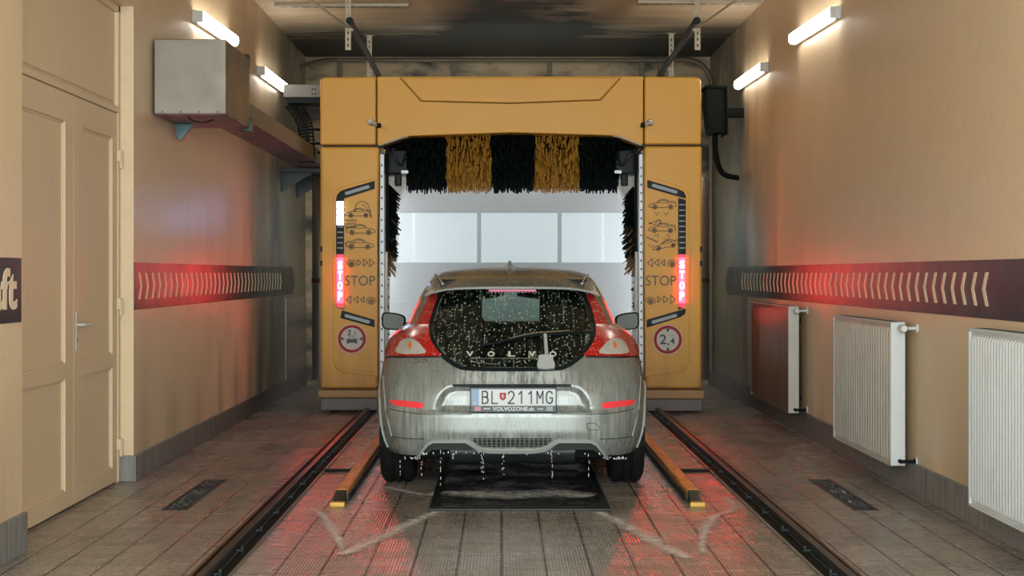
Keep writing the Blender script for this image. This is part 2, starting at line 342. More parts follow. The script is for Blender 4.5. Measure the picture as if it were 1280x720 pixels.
class MB:
    def __init__(s): s.v = []; s.f = []; s.bev = None; s.sm = False
    def add(s, vs, fs):
        o = len(s.v); s.v += [tuple(v) for v in vs]; s.f += [[i+o for i in f] for f in fs]; return s
    def box(s, a, b):
        x0, y0, z0 = (min(a[i], b[i]) for i in range(3)); x1, y1, z1 = (max(a[i], b[i]) for i in range(3))
        return s.add([(x0,y0,z0),(x1,y0,z0),(x1,y1,z0),(x0,y1,z0),(x0,y0,z1),(x1,y0,z1),(x1,y1,z1),(x0,y1,z1)],
                     [(0,3,2,1),(4,5,6,7),(0,1,5,4),(1,2,6,5),(2,3,7,6),(3,0,4,7)])
    def grid(s, P, closed_u=False):
        nu, nv = len(P), len(P[0]); o = [p for r in P for p in r]; fs = []
        for i in range(nu if closed_u else nu-1):
            for j in range(nv-1):
                fs.append((i*nv+j, ((i+1) % nu)*nv+j, ((i+1) % nu)*nv+j+1, i*nv+j+1))
        return s.add(o, fs)
    def prism(s, loop, fn, holes=()):
        """loop of 2D points; fn(u,v,side) -> 3D, side 0 front, 1 back"""
        V, T, B = tri2d([loop, *holes]); n = len(V)
        vs = [fn(u, w, 0) for u, w in V]+[fn(u, w, 1) for u, w in V]
        fs = [t_ for t_ in T]+[[i+n for i in reversed(t_)] for t_ in T]+[(b, a, a+n, b+n) for a, b in B]
        return s.add(vs, fs)
    def tube(s, pts, r, seg=10, caps=True):
        P = [Vector(p) for p in pts]; R = r if isinstance(r, (list, tuple)) else [r]*len(P); rings = []
        up = None
        for i, p in enumerate(P):
            d = (P[min(i+1, len(P)-1)]-P[max(i-1, 0)]).normalized()
            if up is None: up = Vector((0, 0, 1)) if abs(d.z) < .9 else Vector((0, 1, 0))
            a = d.cross(up).normalized(); b = a.cross(d).normalized(); up = b
            rings.append([p+a*math.cos(2*PI*k/seg)*R[i]+b*math.sin(2*PI*k/seg)*R[i] for k in range(seg)])
        o = [q for rg in rings for q in rg]; fs = []
        for i in range(len(P)-1):
            for k in range(seg):
                fs.append((i*seg+k, i*seg+(k+1) % seg, (i+1)*seg+(k+1) % seg, (i+1)*seg+k))
        if caps: fs += [list(range(seg))[::-1], [len(o)-seg+k for k in range(seg)]]
        return s.add(o, fs)
    def ball(s, c, r, nu=14, nv=9, rz=None):
        rx, ry, rz_ = (r, r, r) if isinstance(r, (int, float)) else r
        vs = [(c[0], c[1], c[2]+rz_)]
        for j in range(1, nv):
            th = PI*j/nv
            for i in range(nu):
                ph = 2*PI*i/nu; vs.append((c[0]+rx*math.sin(th)*math.cos(ph), c[1]+ry*math.sin(th)*math.sin(ph), c[2]+rz_*math.cos(th)))
        vs.append((c[0], c[1], c[2]-rz_)); fs = [(0, 1+i, 1+(i+1) % nu) for i in range(nu)]
        for j in range(nv-2):
            for i in range(nu): fs.append((1+j*nu+i, 1+(j+1)*nu+i, 1+(j+1)*nu+(i+1) % nu, 1+j*nu+(i+1) % nu))
        L = len(vs)-1; fs += [(L, 1+(nv-2)*nu+(i+1) % nu, 1+(nv-2)*nu+i) for i in range(nu)]
        return s.add(vs, fs)
    def bevel(s, w, seg=2): s.bev = (w, seg); return s
    def smooth(s): s.sm = True; return s
    def build(s, name, m, parent=None, label=None, recalc=True):
        me = bpy.data.meshes.new(name)
        off = Vector((0, 0, 0)); p = parent
        while p is not None: off = off+Vector(p.location); p = p.parent
        vs = [(a[0]-off.x, a[1]-off.y, a[2]-off.z) for a in s.v] if parent is not None else s.v
        me.from_pydata(vs, [], s.f); me.update()
        bm = bmesh.new(); bm.from_mesh(me)
        if recalc: bmesh.ops.recalc_face_normals(bm, faces=bm.faces[:])
        if s.bev:
            es = [e for e in bm.edges if len(e.link_faces) == 2 and e.calc_face_angle(0) > .5]
            bmesh.ops.bevel(bm, geom=es, offset=s.bev[0], segments=s.bev[1], affect='EDGES', profile=.5, clamp_overlap=True)
        bm.to_mesh(me); bm.free()
        me.materials.append(m)
        o = bpy.data.objects.new(name, me); COL.objects.link(o)
        if parent is not None: o.parent = parent
        if label: o['label'] = label
        if s.sm or s.bev:
            me.shade_smooth()
            md = o.modifiers.new('auto', 'WEIGHTED_NORMAL') if s.bev else None
            if s.sm and not s.bev:
                me.set_sharp_from_angle(angle=math.radians(42))
        return o

def text_geo(txt, size, extrude=.001, bold=0., spacing=1.):
    c = bpy.data.curves.new('tmp_text', 'FONT'); c.body = txt; c.size = size; c.extrude = extrude; c.offset = bold
    c.align_x = 'CENTER'; c.align_y = 'CENTER'; c.space_character = spacing; c.resolution_u = 4
    o = bpy.data.objects.new('tmp_text', c); COL.objects.link(o)
    bpy.context.view_layer.update()
    dg = bpy.context.evaluated_depsgraph_get(); me = o.evaluated_get(dg).to_mesh()
    V = [v.co.copy() for v in me.vertices]; Fc = [list(p.vertices) for p in me.polygons]
    o.evaluated_get(dg).to_mesh_clear(); bpy.data.objects.remove(o); bpy.data.curves.remove(c)
    xs = [v.x for v in V]; ys = [v.y for v in V]; cx = (min(xs)+max(xs))/2; cy = (min(ys)+max(ys))/2
    return [Vector((v.x-cx, v.y-cy, v.z)) for v in V], Fc, (max(xs)-min(xs)), (max(ys)-min(ys))
def text_fit(mb, txt, w, h, fn, bold=0., extrude=.002, spacing=1.):
    """text scaled to w x h, placed by fn(u, v, d)"""
    V, Fc, tw, th = text_geo(txt, 1., extrude, bold, spacing)
    mb.add([fn(v.x*w/tw, v.y*h/th, v.z) for v in V], Fc)

def empty(name, loc, label, cat, group=None):
    o = bpy.data.objects.new(name, None); COL.objects.link(o); o.location = loc; o.empty_display_size = .1
    o['label'] = label; o['category'] = cat
    if group: o['group'] = group
    return o
def tag(o, label, cat, group=None, kind=None):
    o['label'] = label; o['category'] = cat
    if group: o['group'] = group
    if kind: o['kind'] = kind
    return o
def struct(o, label=None):
    o['kind'] = 'structure'
    if label: o['label'] = label
    return o
def copy_tree(o, parent=None):
    c = o.copy(); COL.objects.link(c); c.parent = parent
    for ch in list(o.children): copy_tree(ch, c)
    return c
# ================================================================== THE ROOM
XL, XR, XP = -2.48, 2.634, -2.41          # left wall, right wall, near left pier
YB, ZC, Y0 = 19.8, 4.14, .6               # back wall, ceiling, open gate behind the camera
RY0, RY1, RZ, RX = 7.87, 10.55, 3.2, -2.575   # door recess

struct(MB().box((-3.2, Y0-1.5, -.2), (3.2, 26, 0)).build('floor', M['floor']), 'wet brown ribbed floor tiles')
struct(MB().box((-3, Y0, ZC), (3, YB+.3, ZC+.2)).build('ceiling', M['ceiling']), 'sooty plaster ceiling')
w = MB()
w.box((XP-.35, Y0, 0), (XP, RY0, ZC))
w.box((XP-.35, RY0, RZ), (XL, RY1, ZC))
w.box((RX-.2, RY0, 0), (RX-.06, RY1, RZ))
w.box((XL-.28, RY1, 0), (XL, YB+.2, ZC))
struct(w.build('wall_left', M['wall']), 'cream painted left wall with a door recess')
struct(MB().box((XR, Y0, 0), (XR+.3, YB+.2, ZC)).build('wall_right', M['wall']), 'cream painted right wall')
# back wall with the gate opening
GX0, GX1, GZ = -1.72, 2.02, 3.35
w = MB().box((XL, YB, 0), (GX0, YB+.2, ZC)).box((GX1, YB, 0), (XR, YB+.2, ZC)).box((GX0, YB, GZ), (GX1, YB+.2, ZC))
struct(w.build('wall_back', M['back_wall']), 'cream back wall above the gate')
# sectional gate: panels around a row of windows
g = MB()
bands = [(.0, .50), (.51, 1.02), (1.03, 1.52), (2.19, 2.72), (2.73, GZ)]
for a, b in bands: g.box((GX0, YB+.04, a), (GX1, YB+.09, b))
g.bevel(.008, 1)
g.box((GX0, YB+.075, 0), (GX1, YB+.085, 1.53)).box((GX0, YB+.075, 2.19), (GX1, YB+.085, GZ))
gate = struct(g.build('door_2', M['door_panel']), 'sectional gate behind the machine with a row of windows')
fr = MB()
edges = [-1.31, -.285, .735, 1.725]
fr.box((GX0, YB+.035, 1.50), (GX1, YB+.10, 1.54)).box((GX0, YB+.035, 2.17), (GX1, YB+.10, 2.21))
fr.box((GX0, YB+.035, 1.54), (edges[0], YB+.10, 2.17)).box((edges[3], YB+.035, 1.54), (GX1, YB+.10, 2.17))
for e in edges[1:3]: fr.box((e-.025, YB+.035, 1.54), (e+.025, YB+.10, 2.17))
fr.build('window_frame', M['door_frame'], gate)
for i in range(3):
    a = edges[i]+(.025 if i else 0); b = edges[i+1]-(.025 if i < 2 else 0)
    MB().box((a, YB+.065, 1.54), (b, YB+.072, 2.17)).build('window_pane', M['pane'], gate)

# skirting
def skirting(name, boxes):
    m = MB()
    for a, b in boxes: m.box(a, b)
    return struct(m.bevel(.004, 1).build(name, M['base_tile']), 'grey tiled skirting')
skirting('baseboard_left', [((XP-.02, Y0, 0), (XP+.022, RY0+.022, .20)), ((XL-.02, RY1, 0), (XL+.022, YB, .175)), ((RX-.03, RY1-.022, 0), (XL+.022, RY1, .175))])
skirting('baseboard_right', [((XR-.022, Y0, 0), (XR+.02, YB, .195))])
struct(MB().box((XL-.02, 17.95, .175), (XL+.012, YB-.02, 1.115)).bevel(.003, 1).build('trim_1', M['wall_tile']), 'brown tiled patch low on the left wall by the machine')

# the double door in the recess
door = struct(MB().box((RX-.06, RY0, 2.475), (RX+.01, RY1, 2.52)).box((RX-.06, RY1-.06, 0), (RX+.008, RY1, RZ)).box((RX-.06, RY0, RZ-.05), (RX+.008, RY1, RZ)).box((RX-.06, RY0, 0), (RX+.004, RY0+.04, RZ)).bevel(.006, 1).build('door_1', M['door']), 'cream panelled double door in the left wall')
MB().box((RX-.05, RY0+.04, 2.52), (RX-.02, RY1-.06, RZ-.05)).build('transom_panel', M['door'], door)
MB().box((RX-.02, RY0+.2, 2.545), (RX-.008, RY1-.12, 3.1)).bevel(.006, 1).build('transom_moulding', M['door'], door)
def leaf(y0, y1, py0, py1):
    """a leaf with two sunk panels"""
    zs = [(.115, .775), (.87, 2.30)]
    m = MB(); xa, xb = RX-.05, RX
    m.box((xa, y0, .012), (xb, py0, 2.47)).box((xa, py1, .012), (xb, y1, 2.47))
    m.box((xa, py0, .012), (xb, py1, zs[0][0])).box((xa, py0, zs[0][1]), (xb, py1, zs[1][0])).box((xa, py0, zs[1][1]), (xb, py1, 2.47))
    lf = m.build('door_leaf', M['door'], door)
    for a, b in zs:
        MB().box((xa, py0, a), (xb-.02, py1, b)).build('door_panel', M['door'], lf)
        k = MB()
        for q in ((py0, a, py1, a+.012), (py0, b-.012, py1, b), (py0, a, py0+.012, b), (py1-.012, a, py1, b)):
            k.box((xb-.021, q[0], q[1]), (xb-.013, q[2], q[3]))
        k.build('panel_moulding', M['door'], lf)
    return lf
Yd = lambda px: -RX*F/(VX-px)
ymid = 9.42
lf1 = leaf(RY0+.04, ymid-.003, RY0+.16, 9.24)
lf2 = leaf(ymid+.003, RY1-.062, 9.63, 10.36)
hp = MB().box((RX, 9.46, .93), (RX+.006, 9.50, 1.17)).bevel(.003, 2).build('lock_plate', M['lamp_body'], lf2)
h = MB().tube([(RX, 9.48, 1.09), (RX+.05, 9.48, 1.09), (RX+.055, 9.50, 1.09), (RX+.055, 9.61, 1.087)], .009, 8).smooth().build('door_handle', M['lamp_body'], lf2)
MB().tube([(RX+.004, 9.48, 1.005), (RX+.0075, 9.48, 1.005)], .008, 10).box((RX+.004, 9.476, .985), (RX+.0075, 9.484, 1.0)).build('keyhole', M['black'], lf2)
for z in (.25, 1.19, 2.18):
    MB().box((RX, RY1-.085, z-.03), (RX+.03, RY1-.03, z+.045)).tube([(RX+.025, RY1-.06, z-.075), (RX+.025, RY1-.06, z+.045)], .014, 8).bevel(.003, 1).build('hinge', M['door'], door)

# ================================================================== WALL STRIPS WITH CHEVRONS
def wall_strip(side, y0, ytip, yfirst, n, pitch, label, notch):
    X = XL if side < 0 else XR; d = 1 if side < 0 else -1      # d points into the room
    root = empty('direction_strip', (X, (y0+ytip)/2, 1.155), label, 'wall sign')
    z0, z1 = 1.155, 1.475; zm = (z0+z1)/2
    loop = [(y0, z0), (ytip-.22, z0), (ytip, zm), (ytip-.22, z1), (y0, z1)]
    MB().prism(loop, lambda u, v, s: (X+d*(.004 if s == 0 else .0005), u, v)).build('panel', M['strip'], root)
    m = MB()
    for k in range(n):
        y = yfirst+k*pitch; hw = .026; tip = .06; a = .092
        lp = [(y-hw, zm-a), (y+hw, zm-a), (y+hw+tip, zm), (y+hw, zm+a), (y-hw, zm+a), (y-hw+tip, zm)]
        m.prism(lp, lambda u, v, s: (X+d*(.0065 if s == 0 else .003), u, v))
    m.build('chevron_row', M['chevron'], root)
wall_strip(-1, 10.56, 18.75, 10.70, 35, .2, 'black strip of cream chevrons on the left wall, lit red near the door', 0)
wall_strip(1, 5.6, 18.45, 8.48, 44, .2, 'long black strip of cream chevrons on the right wall above the radiators', 0)
# black sign with lettering at the left edge of the frame
root = empty('wall_sign', (XP, 7.2, 1.16), 'black sign with cream lettering on the near left pier', 'sign')
MB().box((XP-.001, 6.45, 1.158), (XP+.004, 7.845, 1.478)).build('panel', M['strip'], root)
m = MB()
text_fit(m, 'aft', .40, .205, lambda u, v, d: (XP+.005+d*.4, 7.57+u, 1.325+v), bold=.03, extrude=.004)
m.build('lettering', M['chevron'], root)

# ================================================================== WALL LAMPS
def wall_lamp(side, p0, p1, label):
    X = XL if side < 0 else XR; d = 1 if side < 0 else -1
    root = empty('wall_lamp', (X, (p0[0]+p1[0])/2, (p0[1]+p1[1])/2-.06), label, 'lamp', 'tube lamps high on the walls')
    dy = Vector((0, p1[0]-p0[0], p1[1]-p0[1])).normalized(); dz = Vector((0, -dy.z, dy.y))
    A = Vector((X, p0[0], p0[1])); L = (Vector((X, *p1))-A).length
    def prof(hh, x0, x1, s0, s1, name, mt, par, rnd):
        K = [(x0, -hh), (x0+(x1-x0)*.55, -hh), (x1-.006, -hh*.62), (x1, 0), (x1-.006, hh*.62), (x0+(x1-x0)*.55, hh), (x0, hh)]
        vs = []
        for sv, sc in rnd(s0, s1):
            for (xx, zz) in K:
                vs.append(A+Vector((d*(x0+(xx-x0)*sc), 0, 0))+dy*sv+dz*(zz*sc))
        n = len(K); nr = len(vs)//n; fs = []
        for i in range(nr-1):
            for k in range(n): fs.append((i*n+k, i*n+(k+1) % n, (i+1)*n+(k+1) % n, (i+1)*n+k))
        fs += [list(range(n)), list(range((nr-1)*n, nr*n))]
        return MB().add(vs, fs).smooth().build(name, mt, par)
    plain = lambda a, b: [(a, 1), (b, 1)]
    rnd = lambda a, b: [(a, .62), (a+.012, .88), (a+.04, 1), (b-.04, 1), (b-.012, .88), (b, .62)]
    MB().add([A+Vector((d*a, 0, 0))+dy*b+dz*c for a in (0, .045) for b in (-.03, L+.03) for c in (-.05, .05)],
             [(0, 1, 3, 2), (4, 6, 7, 5), (0, 4, 5, 1), (2, 3, 7, 6), (0, 2, 6, 4), (1, 5, 7, 3)]).bevel(.008, 2).build('housing', M['lamp_body'], root)
    prof(.052, .04, .105, .0, L, 'diffuser', M['tube'], root, rnd)
    for s in (-.028, L+.005):
        MB().add([A+Vector((d*a, 0, 0))+dy*(s+b)+dz*c for a in (.03, .088) for b in (0, .023) for c in (-.045, .045)],
                 [(0, 1, 3, 2), (4, 6, 7, 5), (0, 4, 5, 1), (2, 3, 7, 6), (0, 2, 6, 4), (1, 5, 7, 3)]).bevel(.005, 2).build('end_cap', M['lamp_body'], root)
wall_lamp(-1, (12.55, 3.46), (14.2, 3.51), 'left wall tube lamp just above the steel box')
wall_lamp(-1, (15.85, 3.45), (17.45, 3.475), 'left wall tube lamp farther back, beside the yellow machine corner')
wall_lamp(1, (12.15, 3.425), (13.85, 3.475), 'right wall tube lamp nearer the front, the larger lit one')
wall_lamp(1, (15.45, 3.435), (17.1, 3.46), 'right wall tube lamp farther back beside the machine')

# ================================================================== RADIATORS
def radiator(y0, y1, z0, z1, mt, side_mt, label, valve=True, rib=.046):
    xf, xb = 2.478, 2.57
    root = empty('radiator', (XR, (y0+y1)/2, z0), label, 'radiator')
    # fluted front sheet, real geometry
    n = max(2, int((y1-y0-.03)/rib)); q_ = rib/.046; P = []
    ys = []
    for k in range(n):
        b = y0+.015+k*rib
        ys += [(b-.001, -.012), (b+.007*q_, .010), (b+.013*q_, .0145), (b+.022*q_, .016), (b+.031*q_, .0145), (b+.037*q_, .010), (b+.0435*q_, -.012)]
    ys = sorted(ys); ys.append((y1-.012, 0))
    zs = [z0+.012, z0+.03, z0+.045, z1-.05, z1-.035, z1-.012]; ks = [0, 0, 1, 1, 0, 0]
    for (yy, dd) in ys:
        P.append([(xf+.013-dd*kk, yy, zz) for zz, kk in zip(zs, ks)])
    MB().grid(P).smooth().build('front_sheet', mt, root, recalc=False)
    MB().box((xf+.0265, y0+.004, z0+.012), (xb, y1-.004, z1-.02)).build('core', side_mt, root)
    MB().box((xf+.001, y0, z0), (xf+.012, y0+.015, z1)).box((xf+.001, y1-.015, z0), (xf+.012, y1, z1)).box((xf+.001, y0, z0), (xf+.012, y1, z0+.013)).box((xf+.001, y0, z1-.013), (xf+.012, y1, z1)).build('rim', mt, root)
    MB().box((xf, y0-.003, z0+.004), (xb, y0+.004, z1)).bevel(.004, 2).build('side_cover', side_mt, root)
    MB().box((xf, y1-.004, z0+.004), (xb, y1+.003, z1)).bevel(.004, 2).build('side_cover', side_mt, root)
    tg = MB().box((xf, y0, z1-.004), (xb, y1, z1+.004))
    tg.bevel(.003, 1).build('top_grille', side_mt, root)
    sl = MB()
    k = y0+.05
    while k < y1-.06:
        sl.box((xf+.02, k, z1+.0035), (xb-.015, k+.02, z1+.005)); k += .035
    sl.build('grille_slots', M['sign_black'], root)
    for yb in (y0+.25, y1-.25):
        for zb_ in (z1-.14, z0+.10): MB().box((xb, yb-.015, zb_), (XR-.001, yb+.015, zb_+.03)).build('wall_bracket', M['black_matt'], root)
    if valve:
        xm = (xf+xb)/2+.01; zv = z1-.035; yv = y0-.05
        MB().tube([(xm, y0, zv), (xm, yv-.03, zv)], .014, 10).tube([(xm, yv, zv), (XR, yv, zv)], .011, 10).smooth().build('valve_pipe', M['white_plastic'], root)
        MB().tube([(xm, y0-.02, zv), (xm, yv-.02, zv), (xm, yv-.06, zv), (xm, yv-.075, zv)], [.02, .027, .026, .018], 14).smooth().build('thermostat_knob', M['white_plastic'], root)
        MB().tube([(XR-.012, yv, zv), (XR, yv, zv)], .03, 14).build('wall_rosette', M['white_plastic'], root)
        zl = z0+.035; MB().tube([(XR-.012, y0-.035, zl), (XR-.001, y0-.035, zl)], .03, 12).build('wall_rosette', M['white_plastic'], root)
        MB().tube([(xm, y0, zl), (xm, y0-.05, zl)], .013, 10).tube([(xm, y0-.035, zl), (XR, y0-.035, zl)], .011, 10).tube([(XR-.012, y0-.035, zl), (XR, y0-.035, zl)], .028, 12).smooth().build('return_pipe', M['black_matt'], root)
    return root
radiator(6.6, 8.31, .17, 1.109, M['radiator'], M['radiator'], 'white ribbed radiator cut off by the right edge of the photo', False)
radiator(9.97, 11.70, .172, 1.088, M['radiator_cream'], M['radiator'], 'off-white ribbed radiator in the middle of the right wall', rib=.072)
radiator(13.53, 15.58, .19, 1.114, M['radiator_brown'], M['radiator_cream'], 'brown-fronted radiator farthest back, near the machine', rib=.09)

# ================================================================== STEEL BOX AND CABLE TRAY ON THE LEFT WALL
root = empty('steel_box', (-2.2, 11.6, 2.52), 'brushed steel box mounted high on the left wall', 'box')
bx0, bx1, by0, by1, bz0, bz1 = XL+.02, -1.952, 11.08, 12.12, 2.525, 3.06
MB().box((bx0, by0, bz0+.006), (bx1, by1, bz1)).bevel(.006, 2).build('casing', M['box_steel'], root)
MB().box((bx0+.01, by0+.01, bz0), (bx1-.01, by1-.01, bz0+.008)).build('bottom_plate', M['violet_reflection'], root)
m = MB()
for k in range(4): m.tube([(bx0+.06+k*.13, by0-.004, bz0+.02), (bx0+.06+k*.13, by0+.002, bz0+.02)], .006, 8)
for k in range(5): m.tube([(bx1-.002, by0+.1+k*.2, bz0+.02), (bx1+.004, by0+.1+k*.2, bz0+.02)], .006, 8)
m.build('rivets', M['dark_steel'], root)
MB().prism([(XL+.04, 2.42), (XL+.07, 2.40), (XL+.15, 2.50), (XL+.17, 2.526), (XL+.02, 2.526)], lambda u, v, s: (u, 11.75+(.05 if s else 0), v)).bevel(.003, 1).build('wall_bracket', mat('blue_green_bracket', (.07, .13, .14), .4, .3), root)
MB().tube(cr([(-2.25, 11.2, 2.53), (-2.22, 11.25, 2.50), (-2.16, 11.35, 2.495), (-2.10, 11.45, 2.53)], 5, False), .005, 6).build('cable_loop', M['black_matt'], root)
MB().box((-2.02, 12.121, 2.50), (-1.93, 12.20, 2.60)).box((-1.99, 12.2, 2.54), (-1.95, 12.28, 2.62)).bevel(.004, 1).build('coupling', M['dark_steel'], root)
MB().box((-2.15, 12.13, 3.0), (-1.96, 12.2, 3.10)).box((-2.1, 12.13, 2.93), (-1.97, 12.17, 2.98)).bevel(.006, 1).build('end_socket', M['dark_steel'], root)

root = empty('cable_tray', (-2.15, 15.6, 2.55), 'long steel cable tray running back along the left wall from the box', 'cable tray')
ty0, ty1 = 12.32, 19.3
MB().box((-1.995, ty0, 2.60), (-1.98, ty1, 2.745)).bevel(.003, 1).build('front_rail', M['arm_steel'], root)
MB().box((-2.30, ty0, 2.60), (-2.285, ty1, 2.70)).build('rear_rail', M['steel'], root)
MB().box((-2.30, ty0, 2.59), (-1.98, ty1, 2.60)).build('floor_sheet', M['violet_reflection'], root)
for y in (17.55, 18.9):
    MB().box((XL, y, 2.54), (-1.98, y+.05, 2.588)).prism([(XL, 2.32), (XL+.02, 2.32), (-2.1, 2.54), (XL, 2.54)], lambda u, v, s, y=y: (u, y+.02+(.012 if s else 0), v)).bevel(.003, 1).build('support_arm', M['dark_steel'], root)

# ================================================================== CEILING HANGERS
def strap(x, y, z0, label):
    root = empty('hanging_strap', (x, y, z0), label, 'strap')
    loopo = [(-.028, z0), (.028, z0), (.028, ZC), (-.028, ZC)]
    holes = []; z = z0+.03
    while z < ZC-.05:
        holes.append([(-.006, z), (.006, z), (.006, z+.03), (-.006, z+.03)]); z += .06
    MB().prism(loopo, lambda u, v, s: (x+u, y+.004*s, v), holes).build('slotted_strip', M['galv'], root)
    MB().box((x-.05, y-.02, ZC-.008), (x+.05, y+.03, ZC)).tube([(x, y, z0+.2), (x, y-.02, z0+.2)], .012, 8).build('fixing', M['galv'], root)
for nm, X, s1, s2 in (('left', -1.5, 15.3, 18.0), ('right', 1.915, 15.3, 17.85)):
    strap(X, s1, 3.585, f'{nm} nearer perforated strap hanging from the ceiling ahead of the machine')
    strap(X-.02 if X < 0 else X+.02, s2, 3.60, f'{nm} farther perforated strap rising behind the machine top')
    root = empty('hanging_rail', (X, 17, 3.75), f'dark steel rail hung from the ceiling above the {nm} shoulder of the machine', 'rail')
    xr = X+(.04 if X < 0 else -.04)
    p0, p1 = Vector((xr, 15.05, 3.83)), Vector((xr, 19.1, 3.735))
    MB().tube([p0, p1], .032, 12).smooth().build('pipe', M['dark_steel'], root)
    MB().tube([p0+Vector((0, -.015, 0)), p0+Vector((0, .03, 0))], .037, 12).smooth().build('end_cap', M['black'], root)
    MB().box((min(X, xr)-.01, s1-.01, 3.77), (max(X, xr)+.01, s1+.0, 3.85)).build('clamp', M['galv'], root)
    MB().box((min(X, xr)-.01, s2-.01, 3.73), (max(X, xr)+.01, s2, 3.80)).build('clamp', M['galv'], root)
    # inclined brace up to the ceiling
    xo = X-.55 if X < 0 else X+.55
    tag(MB().tube([(X, 15.28, 3.8), (xo, 14.3, ZC-.01)], .012, 8).smooth().build('ceiling_brace', M['galv']), f'thin slanting brace from the {nm} ceiling strap up to the ceiling', 'brace')
for (x0, x1, lb) in ((-2.3, -.94, 'slotted steel channel across the ceiling at the upper left'), (1.36, 2.6, 'slotted steel channel across the ceiling at the upper right')):
    y = 15.9 if x0 < 0 else 15.72
    root = empty('ceiling_channel', ((x0+x1)/2, y, ZC-.03), lb, 'channel')
    MB().box((x0, y-.06, ZC-.035), (x1, y+.06, ZC)).bevel(.004, 1).build('channel', M['galv'], root)
    m = MB(); x = x0+.05
    while x < x1-.1: m.box((x, y-.012, ZC-.0362), (x+.07, y+.012, ZC-.0345)); x += .115
    m.build('slots', M['ink_dark'], root)

# pipes near the back wall
root = empty('overhead_pipe', (.2, 19.55, 3.9), 'long grey pipe running across below the ceiling behind the machine', 'pipe')
MB().tube(cr([(-2.42, 18.9, 3.90), (-2.25, 19.2, 4.0), (-2.1, 19.45, 4.055), (-1.8, 19.5, 4.06), (0, 19.5, 4.06), (1.9, 19.5, 4.06)], 6, False)+[Vector((2.2, 19.5, 4.06))], .028, 10).smooth().build('pipe', M['pipe'], root)
for x in (-2.02, -.6, 0.6, 1.75, 1.98):
    MB().box((x-.03, 19.5, 3.2), (x+.03, 19.56, 4.05)).build('drop_post', M['pipe'], root)
root = empty('wall_conduit', (2.6, 19.3, 1.0), 'grey conduit bending down in the far right corner beside the machine', 'pipe')
MB().tube(cr([(2.0, 19.3, 3.98), (2.2, 19.3, 4.04), (2.42, 19.3, 4.0), (2.56, 19.3, 3.85), (2.585, 19.3, 3.6), (2.585, 19.3, 2.5), (2.585, 19.3, .2)], 6, False), .032, 10).smooth().build('pipe', M['pipe'], root)
root = empty('wall_box', (2.3, 17, 2.9), 'black soot-covered box fixed high beside the right shoulder of the machine', 'box')
MB().prism(cr([(2.215, 3.40), (2.245, 2.95), (2.33, 2.93), (2.42, 2.95), (2.43, 3.2), (2.42, 3.40), (2.33, 3.42)], 4), lambda u, v, s: (u, 16.9+.35*s, v)).build('casing', M['soot_box'], root)
MB().box((2.19, 16.85, 3.40), (2.44, 17.3, 3.43)).box((2.42, 16.85, 2.9), (2.44, 17.3, 3.42)).box((2.44, 17.0, 3.1), (XR, 17.1, 3.2)).bevel(.004, 1).build('bracket', M['soot_box'], root)
MB().tube(cr([(2.33, 17.1, 2.96), (2.34, 17.1, 2.7), (2.42, 17.15, 2.5), (2.60, 17.2, 2.45)], 6, False), .03, 8).smooth().build('hose', M['soot_box'], root)

# ================================================================== FLOOR FITTINGS
for (x, lb, nm) in ((-1.34, 'long steel track in the floor left of the car', 0), (1.56, 'long steel track in the floor right of the car', 1)):
    root = empty('floor_rail', (x, 12, 0), lb, 'rail')
    s = 1 if x < 0 else -1                         # towards the middle
    MB().box((x-.085, 1.5, 0), (x+.085, 19.2, .006)).build('rail_bed', M['black_matt'], root)
    MB().box((x-.03, 1.5, .006), (x+.03, 19.2, .016)).box((x-.012, 1.5, .016), (x+.012, 19.2, .045)).box((x-.02, 1.5, .045), (x+.02, 19.2, .06)).bevel(.003, 1).build('running_rail', M['dark_steel'], root)
    MB().box((x-s*.085-.008, 1.5, 0), (x-s*.085+.008, 19.2, .02)).build('outer_edge', M['rust'], root)
    MB().box((x+s*.088-.006, 1.5, 0), (x+s*.088+.006, 19.2, .014)).build('inner_edge', M['steel'], root)
    k = 6.6
    while k < 15.6:
        for d in (-1, 1):
            MB().box((x+d*.03-.014, k-.03, .015), (x+d*.03+.016, k+.03, .024)).tube([(x+d*.04, k, .006), (x+d*.04, k, .036)], .011, 8).build('rail_clip', M['dark_steel'], root)
        k += .62
for (x, side) in ((-.985, 'left'), (1.175, 'right')):
    s = 1 if x > 0 else -1
    root = empty('wheel_guide', (x, 11.7, 0), f'worn yellow wheel guide bar on the floor {side} of the car', 'guide bar', 'yellow wheel guides')
    MB().box((x-.04, 9.62, .0), (x+.04, 14.6, .075)).bevel(.012, 2).build('bar', M['guide_yellow'], root)
    MB().box((x-s*.045-.006, 9.62, .002), (x-s*.045+.006, 14.6, .05)).build('wear_strip', M['black'], root)
    MB().prism([(9.40, .012), (9.64, .075), (9.64, 0), (9.40, 0)], lambda u, v, sd: (x-.035+.07*sd, u, v)).bevel(.004, 1).build('end_ramp', M['dark_steel'], root)
    MB().box((x-.045, 9.37, 0), (x+.045, 9.42, .03)).bevel(.005, 1).build('end_stop', mat('bright_yellow_end', (.62, .36, .05), .4), root)
    xr = -1.25 if x < 0 else 1.47
    MB().tube([(x, 11.05, .012), (xr, 11.05, .012)], .011, 8).box((x-.06*(-s)-.02, 11.02, 0), (x-.06*(-s)+.02, 11.08, .03)).smooth().build('tie_rod', M['black'], root)
